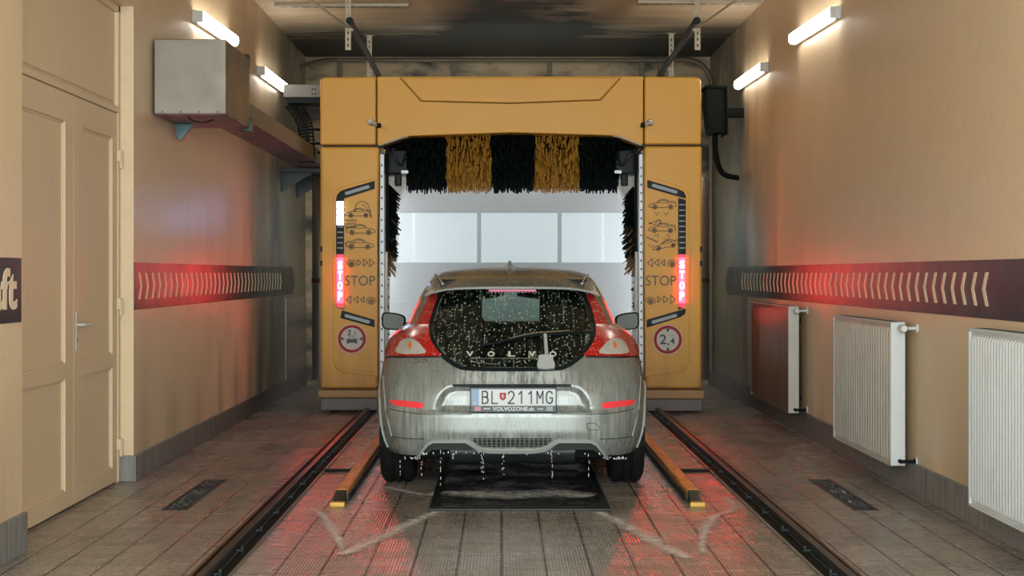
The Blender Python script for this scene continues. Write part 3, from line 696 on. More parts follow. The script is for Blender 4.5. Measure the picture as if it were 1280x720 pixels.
for (x0, x1, lb) in ((-2.0, -1.875, 'dark drain slot in the tiles near the left door'), (2.095, 2.215, 'dark drain slot in the tiles below the middle radiator')):
    root = empty('floor_drain', ((x0+x1)/2, 9.94, 0), lb, 'drain')
    MB().box((x0, 9.27, -.001), (x1, 10.62, .003)).build('slot', M['black'], root)
    m = MB(); y = 9.3
    while y < 10.6: m.box((x0+.012, y, .003), (x1-.012, y+.012, .006)); y += .03
    m.build('grate', M['pit'], root)
    MB().box((x0-.012, 9.25, 0), (x0, 10.64, .006)).box((x1, 9.25, 0), (x1+.012, 10.64, .006)).build('rim', M['dark_steel'], root)
root = empty('pit_cover', (.11, 10.8, 0), 'wet black grating cover in the floor under the tail of the car', 'grate')
MB().box((-.39, 9.27, -.001), (.605, 13.2, .005)).build('grating', M['pit'], root)
MB().box((-.43, 9.25, 0), (-.385, 13.2, .014)).box((.60, 9.25, 0), (.645, 13.2, .014)).box((-.43, 9.235, 0), (.645, 9.275, .012)).bevel(.003, 1).build('frame', M['dark_steel'], root)

# foam swept over the tiles
def foam(pts, wd, label):
    P = cr([(*p, 0) for p in pts], 8, False); rows = []
    for i, p in enumerate(P):
        d = (P[min(i+1, len(P)-1)]-P[max(i-1, 0)]).normalized(); nn = Vector((-d.y, d.x, 0)); ww = wd*(.55+.6*math.sin(PI*i/(len(P)-1)))
        rows.append([p+nn*ww*k+Vector((0, 0, .0075)) for k in (-1, -.5, 0, .5, 1)])
    o = MB().grid(rows).build('foam_streak', M['foam'])
    at_ = o.data.attributes.new('edge', 'FLOAT', 'POINT')
    vals = []
    for i in range(len(P)):
        e = 1 if i in (0, len(P)-1) else 0
        vals += [max(k, e) for k in (1, .35, 0, .35, 1)]
    at_.data.foreach_set('value', vals)
    tag(o, label, 'foam', kind='stuff')
def fl(px, py): Y = F*HC/(py-VY); return ((px-VX)*Y/F, Y)
foam([fl(548, 640), fl(510, 657), fl(470, 676), fl(425, 696)], .085, 'curved trail of white foam on the tiles front left of the car')
foam([fl(430, 690), fl(416, 665), fl(403, 645), fl(385, 636)], .045, 'short arc of foam below the left wheel guide')
foam([fl(745, 640), fl(790, 662), fl(830, 685), fl(862, 700)], .09, 'curved trail of white foam on the tiles front right of the car')
foam([fl(878, 694), fl(880, 668), fl(892, 648), fl(918, 637), fl(905, 622)], .05, 'hooked arc of foam below the right wheel guide')
foam([fl(480, 610), fl(500, 614), fl(535, 620), fl(545, 615)], .06, 'thin smear of foam behind the left rear wheel')
foam([fl(552, 616), fl(620, 620), fl(690, 618), fl(742, 622)], .26, 'watery foam lying over the pit cover behind the car')
# ================================================================== THE WASHING GANTRY
GY = 15.66; GS = F/GY; GC = .098
gan = empty('wash_gantry', (GC, GY, 0), 'tall yellow drive-through car wash gantry arching over the front of the car', 'car wash machine')
def g2(px, py): return ((px-VX)/GS, HC-(py-VY)/GS)
def gl(pts): return [g2(*p) for p in pts]
def front(d0, d1): return lambda u, v, s: (u, GY+(d0 if s == 0 else d1), v)
def gpr(mb, pts, d0, d1, holes=()): return mb.prism(gl(pts), front(d0, d1), [gl(h) for h in holes])

# dark inner frame that shows in the gaps
m = MB(); gpr(m, [(403, 99), (875, 99), (873, 490), (809, 490), (806, 184), (795, 178), (770, 166), (640, 163), (510, 166), (484, 178), (473, 184), (470, 490), (404, 490)], .05, .12)
m.build('inner_frame', M['yellow_seam'], gan)
def shell(name, pts, depth, bev=.03, d0=0., mt='yellow', label=None, seg=3):
    m = MB(); gpr(m, pts, d0, depth); return m.bevel(bev, seg).build(name, M[mt], gan, label)
shell('corner_cover', [(400, 99), (404, 96.5), (470, 95.6), (470, 181), (400, 181)], 1.5, .022)
shell('corner_cover', [(876.5, 99), (872, 96), (805.6, 95.2), (805.6, 180.5), (876.5, 180.5)], 1.5, .022)
shell('header_panel', [(471.6, 95.6), (804, 95.2), (804, 180.5), (799, 180), (772, 170), (768, 169.4), (640, 165.6), (512, 170), (508, 170.8), (502, 171.8), (474.5, 181.5), (471.6, 181.5)], .30, .01)
shell('pillar_panel', [(400, 183.4), (474.2, 183.4), (471.4, 300), (471.4, 486), (400.5, 486)], 1.5, .028)
shell('pillar_panel', [(805.4, 182.6), (877.5, 182.6), (877.5, 486), (807.4, 486), (805.4, 300)], 1.5, .028)
shell('top_cover', [(406, 97), (872, 96), (872, 105), (406, 105)], 1.5, .01, .05)
shell('base_band', [(397.8, 487.3), (472.4, 487.3), (472.4, 497.2), (397.8, 497.2)], 1.5, .012, -.03, 'yellow_dirty')
shell('base_band', [(807, 487.3), (879.8, 487.3), (879.8, 498.5), (807, 498.5)], 1.5, .012, -.03, 'yellow_dirty')
shell('base_skirt', [(401, 497.6), (472, 497.6), (472, 513), (401, 513)], 1.45, .01, .0, 'grey_skirt')
shell('base_skirt', [(808, 498.9), (877.5, 498.9), (877.5, 514), (808, 514)], 1.45, .01, .0, 'grey_skirt')
for (xa, xb) in ((412, 424), (444, 468), (812, 832), (856, 868)):
    m = MB(); x0, x1 = g2(xa, 0)[0], g2(xb, 0)[0]
    m.tube([((x0), GY+.14, .075), ((x1), GY+.14, .075)], .07, 14)
    m.smooth().build('wheel', M['black_matt'], gan)
# raised trapezoid in the header
m = MB(); gpr(m, [(502, 97.5), (774, 97.2), (750, 124.5), (640, 128.5), (528, 126)], -.012, .02)
m.bevel(.009, 2).build('header_relief', M['yellow'], gan)
m = MB()
for a, b in (((500, 97), (526.5, 126.6)), ((526.5, 126.6), (640, 129.4)), ((640, 129.4), (750.8, 125.2)), ((750.8, 125.2), (776, 97))):
    A, B = at(*a, GY), at(*b, GY); m.tube([A, B], .0065, 6)
m.build('header_groove', M['groove'], gan)
# bright edge under the header shoulders
for pts in ([(474, 182), (503, 172), (510, 171)], [(802, 181.5), (774, 171), (766, 170)]):
    m = MB(); P = [at(*p, GY-.004) for p in pts]; m.tube(P, .008, 6); m.build('edge_trim', M['pale_steel'], gan)
# lower arch inner lining
m = MB()
for a, b in (((476, 182), (510, 171)), ((510, 171), (640, 166.6)), ((640, 166.6), (770, 170.4)), ((770, 170.4), (803, 182))):
    A, B = at(*a, GY), at(*b, GY)
    m.add([A+Vector((0, .3, 0)), B+Vector((0, .3, 0)), B+Vector((0, 1.45, .0)), A+Vector((0, 1.45, .0)), A+Vector((0, .3, .04)), B+Vector((0, .3, .04)), B+Vector((0, 1.45, .04)), A+Vector((0, 1.45, .04))],
          [(0, 1, 2, 3), (7, 6, 5, 4), (0, 4, 5, 1), (3, 2, 6, 7)])
m.box((g2(476, 0)[0], GY+1.30, 2.35), (g2(803, 0)[0], GY+1.42, 3.3)) if False else None
m.build('arch_lining', M['soot_box'], gan)

# slim nozzles across the panel joints
for s, (ax, ay, bx, by) in ((-1, (464, 153, 474, 158)), (1, (812, 153.5, 803, 157.5))):
    A, B = at(ax, ay, GY), at(bx, by, GY); a = A+Vector((0, -.06, 0)); b = B+Vector((0, -.11, 0))
    nz = MB().tube([A+Vector((0, .01, 0)), a], .024, 12).tube([a, b], .018, 10).smooth().build('spray_nozzle', M['pale_steel'], gan)
    MB().tube([b+Vector((-.02*s, 0, .0)), b+Vector((.012*s, -.015, -.005))], .025, 12).tube([A+Vector((0, -.0, 0)), A+Vector((0, -.03, 0))], .032, 12).smooth().build('nozzle_tip', M['black'], nz)

# raised control field on each pillar
for pts in ([(471.6, 222), (446, 228), (426, 234), (419, 239), (416.5, 247), (416.5, 452), (420, 461), (429, 466), (471.6, 471)],
            [(806, 221), (830, 226), (852, 234), (860, 240), (862, 248), (862, 452), (858, 461), (848, 466), (807, 471)]):
    m = MB(); gpr(m, pts, -.006, .02); m.bevel(.005, 2).build('graphic_panel', M['yellow'], gan)

# bracket-shaped black display channels
D = -.016
left_ch = [[(420.4, 249), (421.5, 243.5), (425.5, 239), (432, 236.5), (468.6, 226), (468.6, 236), (430.2, 248.2), (430.2, 386.6), (420.2, 384)],
           [(427.6, 387.8), (468.3, 399.8), (468.3, 409), (425.6, 397.4)]]
right_ch = [[(809, 225), (848, 236.6), (854, 239.4), (857, 244), (857.2, 248.4), (809, 234.6)], [(847.6, 247.4), (857, 250), (857, 384), (847.6, 387)],
            [(808.2, 399.6), (847.4, 388.4), (857, 385.4), (856.4, 392), (850, 396.4), (808.2, 409.4)]]
for chs, side in ((left_ch, -1), (right_ch, 1)):
    for c in chs:
        m = MB(); gpr(m, c, D, 0); ch = m.bevel(.003, 1).build('display_channel', M['black'], gan)
def bar_grille(a, b, hw):
    A, B = Vector(a), Vector(b); d = (B-A).normalized(); n = Vector((-d.y, d.x))
    lp = [A+n*hw*.4-d*hw*.6, A+n*hw, B+n*hw, B+n*hw*.4+d*hw*.6, B-n*hw*.4+d*hw*.6, B-n*hw, A-n*hw, A-n*hw*.4-d*hw*.6]
    m = MB(); gpr(m, [tuple(p) for p in lp], D-.006, D+.004); o = m.build('status_light', M['led_grille'], gan)
    m = MB(); L = (B-A).length; k = 1.
    while k < L-.5:
        p = A+d*k
        gpr(m, [tuple(p+n*hw*.7-d*.35), tuple(p+n*hw*.7+d*.35), tuple(p-n*hw*.7+d*.35), tuple(p-n*hw*.7-d*.35)], D-.009, D-.004); k += 1.5
    m.build('led_row', M['tick'], o)
bar_grille((432.5, 242), (461, 233.4), 2.1); bar_grille((432, 394.4), (461.5, 402.6), 2.1)
bar_grille((816, 231.8), (845.5, 240.4), 2.1); bar_grille((815.5, 402.8), (845, 394.2), 2.1)
# the lit STOP fields
for (xa, xb, ya, yb, ys) in ((420.9, 429.8, 322, 379, (331.5, 344, 357, 370)), (847.9, 856.7, 322, 379, (330.5, 343.5, 357, 370))):
    m = MB(); gpr(m, [(xa, ya), (xb, ya), (xb, yb), (xa, yb)], D-.004, D+.004); rd = m.build('stop_display', M['red_led'], gan, 'lit red display with the letters STOP running down it')
    m = MB(); gpr(m, [(xa, yb), (xb, yb), (xb, 385), (xa, 383.5)], D-.003, D+.004); gpr(m, [(xa, 318), (xb, 318), (xb, ya), (xa, ya)], D-.003, D+.004); m.build('display_end', M['red_led_dim'], gan)
    m = MB()
    for ch, yc in zip('STOP', ys):
        c = at((xa+xb)/2, yc, GY)
        text_fit(m, ch, 5.4/GS, 10.2/GS, lambda u, v, d, c=c: (c.x+u, GY+D-.0065-d, c.z+v), bold=.03, extrude=.001)
    m.build('letters', M['stop_letter'], rd)
# cool white lamps and tick marks
for (ya, yb) in ((252, 260.5), (262, 268.5), (270, 281)):
    m = MB(); gpr(m, [(421.4, ya), (429.6, ya), (429.6, yb), (421.4, yb)], D-.004, D+.004); m.build('white_lamp', M['blue_led'], gan)
for x0, x1, ys in ((421.8, 429, (283.5, 290.3, 297, 303.6, 310)), (848.8, 856, (256, 262.8, 269.6, 276.3, 283, 289.6, 296.4, 303.3, 310))):
    m = MB()
    for y in ys: gpr(m, [(x0, y-.7), (x1, y-.7), (x1, y+.7), (x0, y+.7)], D-.003, D+.003)
    m.build('tick_marks', M['tick'], gan)

# pictograms: thin ink lines laid on the panel
PD = GY-.0085
def ink(mb, pts, r=.0038, closed=False):
    P = [at(*p, PD) for p in pts]
    for i in range(len(P)-(0 if closed else 1)):
        A, B = P[i], P[(i+1) % len(P)]; d = (B-A).normalized(); n = Vector((-d.z, 0, d.x))*r
        A = A-d*r*.5; B = B+d*r*.5; t_ = Vector((0, .003, 0))
        mb.add([A+n, B+n, B-n, A-n, A+n+t_, B+n+t_, B-n+t_, A-n+t_], [(0, 1, 2, 3), (4, 7, 6, 5), (0, 4, 5, 1), (1, 5, 6, 2), (2, 6, 7, 3), (3, 7, 4, 0)])
def circ(c, r, n=14): return [(c[0]+r*math.cos(2*PI*k/n), c[1]+r*math.sin(2*PI*k/n)) for k in range(n)]
def carpic(mb, x, y, w, ang=0., flip=False):
    """side view of a car, x,y left sill, w wide (pixels)"""
    s = w/36.; ca, sa = math.cos(ang), math.sin(ang)
    def T(p):
        u, v = p; u = (36-u) if flip else u; u *= s; v *= s
        return (x+u*ca+v*sa, y-v*ca+u*-sa)
    body = [(0, 2), (.5, 4.6), (5, 6.4), (10, 7.4), (14, 11), (19, 12), (25, 11), (31, 7.8), (35.4, 7), (36, 3), (34.5, 1.6)]
    ink(mb, [T(p) for p in body]); ink(mb, [T(p) for p in ((11.4, 1.2), (25, 1.2))]); ink(mb, [T(p) for p in ((0, 2), (4.5, 1.2))])
    ink(mb, [T(p) for p in ((12, 7.4), (15, 10), (19, 10.7), (24, 9.6), (27, 7.2), (12, 7.4))], .003)
    ink(mb, [T(p) for p in ((28, 8.5), (33, 9.8), (36, 8.2))], .003)
    for cx in (8, 29):
        for r in (3.1, 1.7, .6): ink(mb, [T((cx+r*math.cos(a*PI/5), 2+r*math.sin(a*PI/5))) for a in range(10)], .0034, True)
def wheelpic(mb, x, y, r=3.4, flip=False):
    for k in (1, .6, .25): ink(mb, circ((x, y), r*k), .0034, True)
    f = -1 if flip else 1
    ink(mb, cr([(x-5.5*f, y+.5), (x-5.0*f, y-3.5), (x-1*f, y-5.4), (x+4*f, y-4.4), (x+5.8*f, y-1), (x+5.6*f, y+2.5)], 4, False), .0034)
def tri(mb, x, y, s, d): ink(mb, [(x, y-s), (x+d*s*1.25, y), (x, y+s)], .0042, True)
m = MB(); carpic(m, 431.5, 271, 32, 0); ink(m, cr([(444, 265), (444.5, 257), (449, 252.5), (456, 252.5), (461, 258), (464.5, 272)], 5, False)); ink(m, cr([(452, 255), (457, 258), (461, 266), (463, 272)], 4, False), .003)
m.build('pictogram', M['ink'], gan)
m = MB(); carpic(m, 433, 292.5, 36, 0, True)
for k in range(12): ink(m, circ((433+(k % 4)*3.6, 275.5+(k//4)*4.2), 1.3, 6), .0026, True)
m.build('pictogram', M['ink'], gan)
m = MB(); carpic(m, 432.5, 310.5, 35, 0, True); ink(m, cr([(431, 304), (435, 308), (440, 303), (443, 307)], 4, False), .003); m.build('pictogram', M['ink'], gan)
m = MB(); wheelpic(m, 439, 330.5); [tri(m, x, 328.4, s, 1) for x, s in ((447, 3.6), (454.3, 4.3), (461.8, 4.9))]; m.build('pictogram', M['ink'], gan)
m = MB(); wheelpic(m, 464, 377, 3.6, True); [tri(m, x, 374.6, s, -1) for x, s in ((438.5, 4.9), (447.5, 4.3), (455.2, 3.6))]; m.build('pictogram', M['ink'], gan)
m = MB(); carpic(m, 811, 260.5, 34); ink(m, [(818, 265), (821.5, 269), (824, 265)], .003); ink(m, [(829.5, 265), (832.5, 269), (836, 265)], .003); m.build('pictogram', M['ink'], gan)
m = MB(); carpic(m, 810.5, 290, 34); ink(m, [(813, 279), (821, 276), (819, 281)], .003, True); ink(m, cr([(821, 276), (825, 275), (826, 280)], 3, False), .005); ink(m, circ((812.4, 279), 1, 6), .004, True); m.build('pictogram', M['ink'], gan)
m = MB(); carpic(m, 816, 314, 32, .22); ink(m, [(808.5, 296.4), (822, 302.5)], .006); ink(m, cr([(811, 305), (814, 309), (818, 306)], 4, False), .003); ink(m, cr([(818, 295), (823, 293), (822, 298)], 4, False), .003); ink(m, cr([(833, 293), (837, 296), (834, 299), (829, 298)], 4, False), .003); m.build('pictogram', M['ink'], gan)
m = MB(); wheelpic(m, 840.5, 330.5, 3.4, True); [tri(m, x, 328.4, s, -1) for x, s in ((815.5, 5), (823.5, 4.4), (831, 3.8))]; m.build('pictogram', M['ink'], gan)
m = MB(); wheelpic(m, 813, 377, 3.6); [tri(m, x, 374.2, s, 1) for x, s in ((822, 3.8), (829.6, 4.4), (838.5, 5))]; m.build('pictogram', M['ink'], gan)
for xc, w_ in ((450, 37.5), (826.3, 38)):
    m = MB(); c = at(xc, 350.8, PD)
    text_fit(m, 'STOP', w_/GS, 12.4/GS, lambda u, v, d, c=c: (c.x+u, PD-d, c.z+v), bold=-.004, extrude=.0015); m.build('stop_word', M['ink_dark'], gan)

# round limit signs
def sign(cx, cy, r, kind):
    c = at(cx, cy, GY)
    def disc(rr, d0, d1, mt, nm, par, hole=None):
        lp = [(c.x+rr*math.cos(2*PI*k/48), c.z+rr*math.sin(2*PI*k/48)) for k in range(48)]
        hs = [[(c.x+hole*math.cos(2*PI*k/48), c.z+hole*math.sin(2*PI*k/48)) for k in range(48)]] if hole else []
        return MB().prism(lp, lambda u, v, s: (u, GY+(d0 if s == 0 else d1), v), hs).build(nm, mt, par)
    R = r/GS
    base = disc(R, -.010, -.003, M['sign_white'], 'limit_sign', gan)
    disc(R*.945, -.012, -.009, M['sign_red'], 'red_ring', base, R*.755)
    m = MB(); f = lambda ox, oz: (lambda u, v, d: (c.x+ox*R+u, GY-.0115-d, c.z+oz*R+v))
    if kind == 'h':
        text_fit(m, '2', .44*R, .66*R, f(-.31, .03), bold=.012); text_fit(m, ',', .10*R, .2*R, f(.03, -.32), bold=.02)
        text_fit(m, '4', .30*R, .42*R, f(.31, -.08), bold=.02); text_fit(m, 'm', .2*R, .08*R, f(.30, .28))
        for sg in (1, -1): m.prism([(c.x-.13*R, c.z+sg*.73*R), (c.x+.13*R, c.z+sg*.73*R), (c.x, c.z+sg*.48*R)], lambda u, v, s: (u, GY-(.013 if s == 0 else .009), v))
    else:
        text_fit(m, '2', .27*R, .38*R, f(-.18, .42), bold=.02); text_fit(m, ',', .05*R, .1*R, f(.03, .2), bold=.02)
        text_fit(m, '5', .13*R, .2*R, f(.20, .32), bold=.01); text_fit(m, 'm', .16*R, .07*R, f(.22, .5))
        for sg in (1, -1): m.prism([(c.x+sg*.73*R, c.z+.13*R), (c.x+sg*.73*R, c.z-.13*R), (c.x+sg*.48*R, c.z)], lambda u, v, s: (u, GY-(.013 if s == 0 else .009), v))
        lp = [(-.36, -.02), (.36, -.02), (.35, -.32), (.22, -.32), (.18, -.27), (-.18, -.27), (-.22, -.32), (-.35, -.32)]
        hole = [(-.24, -.13), (-.12, -.2), (.12, -.2), (.24, -.13), (.1, -.23), (-.1, -.23)]
        m.prism([(c.x+a*R, c.z+b*R) for a, b in lp], lambda u, v, s: (u, GY-(.013 if s == 0 else .009), v))
        m.prism([(c.x+a*R, c.z+b*R) for a, b in ((-.27, -.03), (-.2, .11), (.2, .11), (.27, -.03), (.23, -.03), (.17, .08), (-.17, .08), (-.23, -.03))], lambda u, v, s: (u, GY-(.013 if s == 0 else .009), v))
    m.build('sign_print', M['sign_black'], base)
sign(440, 423.4, 18.4, 'w'); sign(834.6, 424.6, 18.6, 'h')

# inner guides on the pillar edges
for s in (-1, 1):
    xi = GC+s*1.345 if s < 0 else GC+s*1.335
    xi = g2(474.5, 0)[0] if s < 0 else g2(804.5, 0)[0]
    k = -s
    MB().box((xi, GY+.10, .25), (xi+k*.035, GY+.20, 2.6)).build('guide_rail', M['pale_steel'], gan)
    MB().box((xi+k*.01, GY+.35, .25), (xi+k*.05, GY+.42, 2.6)).build('guide_rail', M['steel'], gan)
    m = MB(); z = .5
    while z < 2.5: m.box((xi+k*.008, GY+.0985, z), (xi+k*.022, GY+.102, z+.022)); z += .085 if s > 0 else .11
    m.build('rail_holes', M['black'], gan)
    MB().tube([(xi+k*.062, GY+.18, 1.62), (xi+k*.062, GY+.18, 2.62)], .016, 8).smooth().build('lift_belt', M['black_matt'], gan)
    MB().box((xi-k*.02, GY+.25, .25), (xi-k*.0, GY+1.45, 2.65)).build('inner_side', M['pale_steel'], gan)
    # brush carriage
    MB().box((xi+k*.03, GY+.30, 2.42), (xi+k*.26, GY+.8, 2.66)).box((xi+k*.12, GY+.42, 2.30), (xi+k*.19, GY+.5, 2.45)).bevel(.012, 2).build('brush_bearing', M['black'], gan)
    MB().tube(cr([(xi+k*.05, GY+.25, 2.68), (xi+k*.12, GY+.2, 2.6), (xi+k*.2, GY+.24, 2.5), (xi+k*.24, GY+.3, 2.62)], 6, False), .014, 8).smooth().build('hose', M['dark_steel'], gan)
    MB().box((xi+k*.20, GY+.26, 2.42), (xi+k*.27, GY+.30, 2.45)).build('bearing_plate', M['pale_steel'], gan)
    # steel cladding behind the pillars
    xc = GC+s*2.03
    m = MB().tube([(xc, GY+1.25, .26), (xc, GY+1.25, 1.31)], .115, 20); m.smooth().build('rear_cladding', M['steel'], gan)
    m = MB().tube([(xc, GY+1.25, 1.34), (xc, GY+1.25, 2.4), (xc, GY+1.25, 2.44)], [.115, .115, .08], 20); m.smooth().build('rear_cladding', M['steel'], gan)
    MB().tube([(xc, GY+1.25, 1.30), (xc, GY+1.25, 1.35)], .122, 20).smooth().build('cladding_joint', M['rust'], gan)
    MB().box((min(xc-s*.3, xc), GY+1.15, .1), (max(xc-s*.3, xc), GY+1.35, .27)).build('rear_foot', M['dark_steel'], gan)
    px_ = 401.5 if s < 0 else 876.4
    for z in (1.62, 1.48):
        MB().box((g2(px_, 0)[0]-.012, GY-.003, z), (g2(px_, 0)[0]+.012, GY+.03, z+.05)).build('side_clip', M['black'], gan)

# unseen lamp housing added under the arch, behind the roller, to light the mist
wl = MB().box((GC-.95, GY+1.28, 3.02), (GC+.95, GY+1.42, 3.08)).bevel(.008, 2).build('added_lamp_housing', M['lamp_body'], gan)
MB().box((GC-.93, GY+1.29, 3.012), (GC+.93, GY+1.41, 3.02)).build('added_lamp_lens', M['lamp_body'], wl)
for s in (-1, 1):
    xs_ = GC+s*1.40
    MB().box((xs_-.03, GY+1.42, .5), (xs_+.03, GY+1.49, 2.5)).bevel(.006, 2).build('added_lamp_housing', M['lamp_body'], gan)  # added side housings, hidden behind the pillars
# bristled rollers
def strands(mb, org_fn, dir_fn, n, L, w, droop=0.):
    for _ in range(n):
        o = org_fn(); d = dir_fn(); ln = L*random.uniform(.82, 1.06)
        side = d.cross(Vector((random.uniform(-1, 1), random.uniform(-1, 1), random.uniform(-1, 1)))).normalized()*w
        p0 = o; p1 = o+d*ln*.55; p2 = o+d*ln+Vector((random.uniform(-.02, .02), 0, -droop*ln))
        mb.add([p0-side*.5, p0+side*.5, p1-side, p1+side, p2-side*.75, p2+side*.75], [(0, 1, 3, 2), (2, 3, 5, 4)])
by, bz, br = GY+.70, 2.78, .50
bs = F/by
cx = [((p-VX)/bs) for p in (509, 558.5, 615, 667.5, 723.5, 772)]
MB().tube([(cx[0]-.12, by, bz), (cx[-1]+.12, by, bz)], .12, 16).smooth().build('roller_core', M['black_matt'], gan)
for i in range(5):
    m = MB(); yel = i in (1, 3)
    def of(): 
        a = random.uniform(0, 2*PI); of.a = a
        return Vector((random.uniform(cx[i]+.008, cx[i+1]-.008), by+.1*math.sin(a), bz+.1*math.cos(a)))
    def df(): return Vector((random.uniform(-.03, .03), math.sin(of.a), math.cos(of.a))).normalized()
    strands(m, of, df, 2600, br-.1, .007)
    # outer tufts with blunt ends
    for _ in range(900):
        a = random.uniform(PI*.55, PI*1.6); r = br*random.uniform(.8, 1.0); x = random.uniform(cx[i]+.01, cx[i+1]-.01)
        c = Vector((x, by+r*math.sin(a), bz+r*math.cos(a))); d = Vector((random.uniform(-.1, .1), math.sin(a)*.75, -.8)).normalized()*random.uniform(.03, .06); wv = Vector((.0075, 0, 0))
        m.add([c-wv-d, c+wv-d, c+wv*.9+d, c-wv*.9+d], [(0, 1, 2, 3)])
    m.build('roller_bristles', M['bristle_yellow' if yel else 'bristle_black'], gan, 'yellow bristle band of the top roller' if yel else None, recalc=False)
for s in (-1, 1):
    X = GC+s*1.42; Yb = GY+1.15
    MB().tube([(X, Yb, .5), (X, Yb, 2.62)], .06, 12).smooth().build('side_brush_core', M['black_matt'], gan)
    for part, (za, zb, n, L, mt) in enumerate(((1.75, 2.42, 1300, .25, 'bristle_black'), (1.55, 2.1, 260, .24, 'bristle_tan'), (.6, 1.6, 600, .13, 'bristle_black'))):
        m = MB()
        def of(): return Vector((X, Yb, random.uniform(za, zb)))
        def df():
            a = random.uniform(0, 2*PI); return Vector((math.cos(a), math.sin(a)*.6, -random.uniform(.5, 1.1))).normalized()
        strands(m, of, df, n, L, .012, .15); m.build('side_bristles', M[mt], gan, recalc=False)

# arm reaching to the wall with its cable chain
ar = empty('cable_chain_carrier', (-2.1, 16.6, 3.2), 'grey steel arm at the left shoulder of the machine carrying a black cable chain', 'arm')
MB().box((-2.27, 16.3, 3.235), (-1.86, 16.75, 3.37)).bevel(.006, 1).build('arm', M['arm_steel'], ar)
MB().box((-2.24, 16.32, 3.18), (-1.86, 16.7, 3.236)).build('arm_underside', M['black'], ar)
m = MB()
for k in range(4): m.tube([(-1.97+.03*(k % 2), 16.295, 3.27+.05*(k//2)), (-1.97+.03*(k % 2), 16.305, 3.27+.05*(k//2))], .009, 8)
m.build('bolts', M['black'], ar)
pts = cr([(-2.22, 16.5, 3.2), (-2.14, 16.5, 3.1), (-2.07, 16.5, 2.95), (-2.05, 16.5, 2.75), (-2.06, 16.6, 2.62), (-2.1, 16.9, 2.62), (-2.12, 17.6, 2.62)], 6, False)
for i in range(0, len(pts)-1):
    a, b = pts[i], pts[i+1]; d = (b-a).normalized(); n = Vector((1, 0, 0))-d*d.x; n.normalize(); q = d.cross(n)
    m = MB()
    for sg in (-1, 1):
        c = [a+n*(.065*sg)+q*w_+d*0 for w_ in (-.03, .03)]; e = [p+d*(b-a).length*.85 for p in c]; th = n*.014*sg
        m.add([c[0], c[1], e[1], e[0], c[0]+th, c[1]+th, e[1]+th, e[0]+th], [(0, 1, 2, 3), (4, 7, 6, 5), (0, 4, 5, 1), (1, 5, 6, 2), (2, 6, 7, 3), (3, 7, 4, 0)])
    c = [a+n*.065*s1+q*.026*s2 for s1 in (-1, 1) for s2 in (-1, 1)]
    e = [p+d*(b-a).length*.35 for p in c]
    m.add(c+e, [(0, 1, 3, 2), (4, 6, 7, 5), (0, 4, 5, 1), (2, 3, 7, 6), (0, 2, 6, 4), (1, 5, 7, 3)])
    m.build('chain_link', M['black_matt'], ar)
MB().tube([p+Vector((.01, 0, 0)) for p in pts], .022, 8).smooth().build('cable', M['dark_steel'], ar)
for z in (2.95, 2.80, 2.70):
    MB().tube([(-2.2, 16.85, z), (-1.83, 16.85, z)], .014, 8).smooth().build('cross_pipe', M['dark_steel'], ar)

# mist hanging under the arch
def volume_box(name, pts_lo, pts_hi, m, label):
    n = len(pts_lo); fs = [list(range(n))[::-1], [n+k for k in range(n)]]+[(k, (k+1) % n, n+(k+1) % n, n+k) for k in range(n)]
    o = MB().add(pts_lo+pts_hi, fs).build(name, m); tag(o, label, 'mist', kind='stuff'); return o
y0, y1 = 16.75, 19.6
prof = [(-1.42, .02), (1.60, .02), (1.62, 1.6), (1.5, 1.95), (1.22, 2.4), (-1.02, 2.4), (-1.25, 1.95), (-1.42, 1.6)]
volume_box('spray_mist', [(x, y0, z) for x, z in prof], [(x*1.12, y1, z) for x, z in prof], M['mist'], 'cloud of white water mist filling the arch behind the car')
M['mist_thin'] = mist_mat('thin_mist', .10)
lo = [(-2.3, 14.3, .02), (2.4, 14.3, .02), (2.4, 16.7, .02), (-2.3, 16.7, .02)]
volume_box('ground_mist', lo, [(-2.2, 14.9, .42), (2.3, 14.9, .42), (2.4, 16.7, .6), (-2.3, 16.7, .6)], M['mist_thin'], 'thin low haze drifting around the feet of the machine')
# ================================================================== THE CAR
CX, CY = .07, 9.8                       # centre line and rearmost point of the bumper
car = empty('hatchback_car', (CX, CY+2, 0), 'silver hatchback car seen from behind, wet and streaked with foam', 'car')
def itp(T):
    xs = [a for a, b in T]; ys = [b for a, b in T]; n = len(xs)
    h = [xs[i+1]-xs[i] for i in range(n-1)]; dl = [(ys[i+1]-ys[i])/h[i] for i in range(n-1)]
    m = [dl[0]]+[0 if dl[i-1]*dl[i] <= 0 else 2*dl[i-1]*dl[i]/(dl[i-1]+dl[i]) for i in range(1, n-1)]+[dl[-1]]
    def f(x):
        if x <= xs[0]: return ys[0]
        if x >= xs[-1]: return ys[-1]
        i = 0
        while xs[i+1] < x: i += 1
        u = (x-xs[i])/h[i]
        return (2*u**3-3*u*u+1)*ys[i]+(u**3-2*u*u+u)*h[i]*m[i]+(-2*u**3+3*u*u)*ys[i+1]+(u**3-u*u)*h[i]*m[i+1]
    return f
ZT = 1.447
Wz = itp([(.20, .80), (.24, .835), (.30, .862), (.42, .885), (.60, .892), (.72, .885), (.85, .868), (.93, .848), (.98, .822), (1.02, .782), (1.045, .745), (1.065, .718), (1.10, .703), (1.2, .662), (1.3, .612), (1.36, .578), (1.39, .548), (1.415, .48), (1.43, .38), (1.44, .24), (ZT, .03)])
Fz = itp([(.20, .16), (.24, .10), (.30, .045), (.36, .012), (.42, .0), (.505, .0), (.525, .004), (.54, .028), (.62, .035), (.70, .06), (.76, .095), (.80, .12), (.90, .18), (1.0, .245), (1.1, .31), (1.2, .38), (1.3, .45), (1.345, .50), (1.37, .60), (1.39, .78), (1.415, 1.02), (1.43, 1.22), (1.44, 1.42), (ZT, 1.7)])
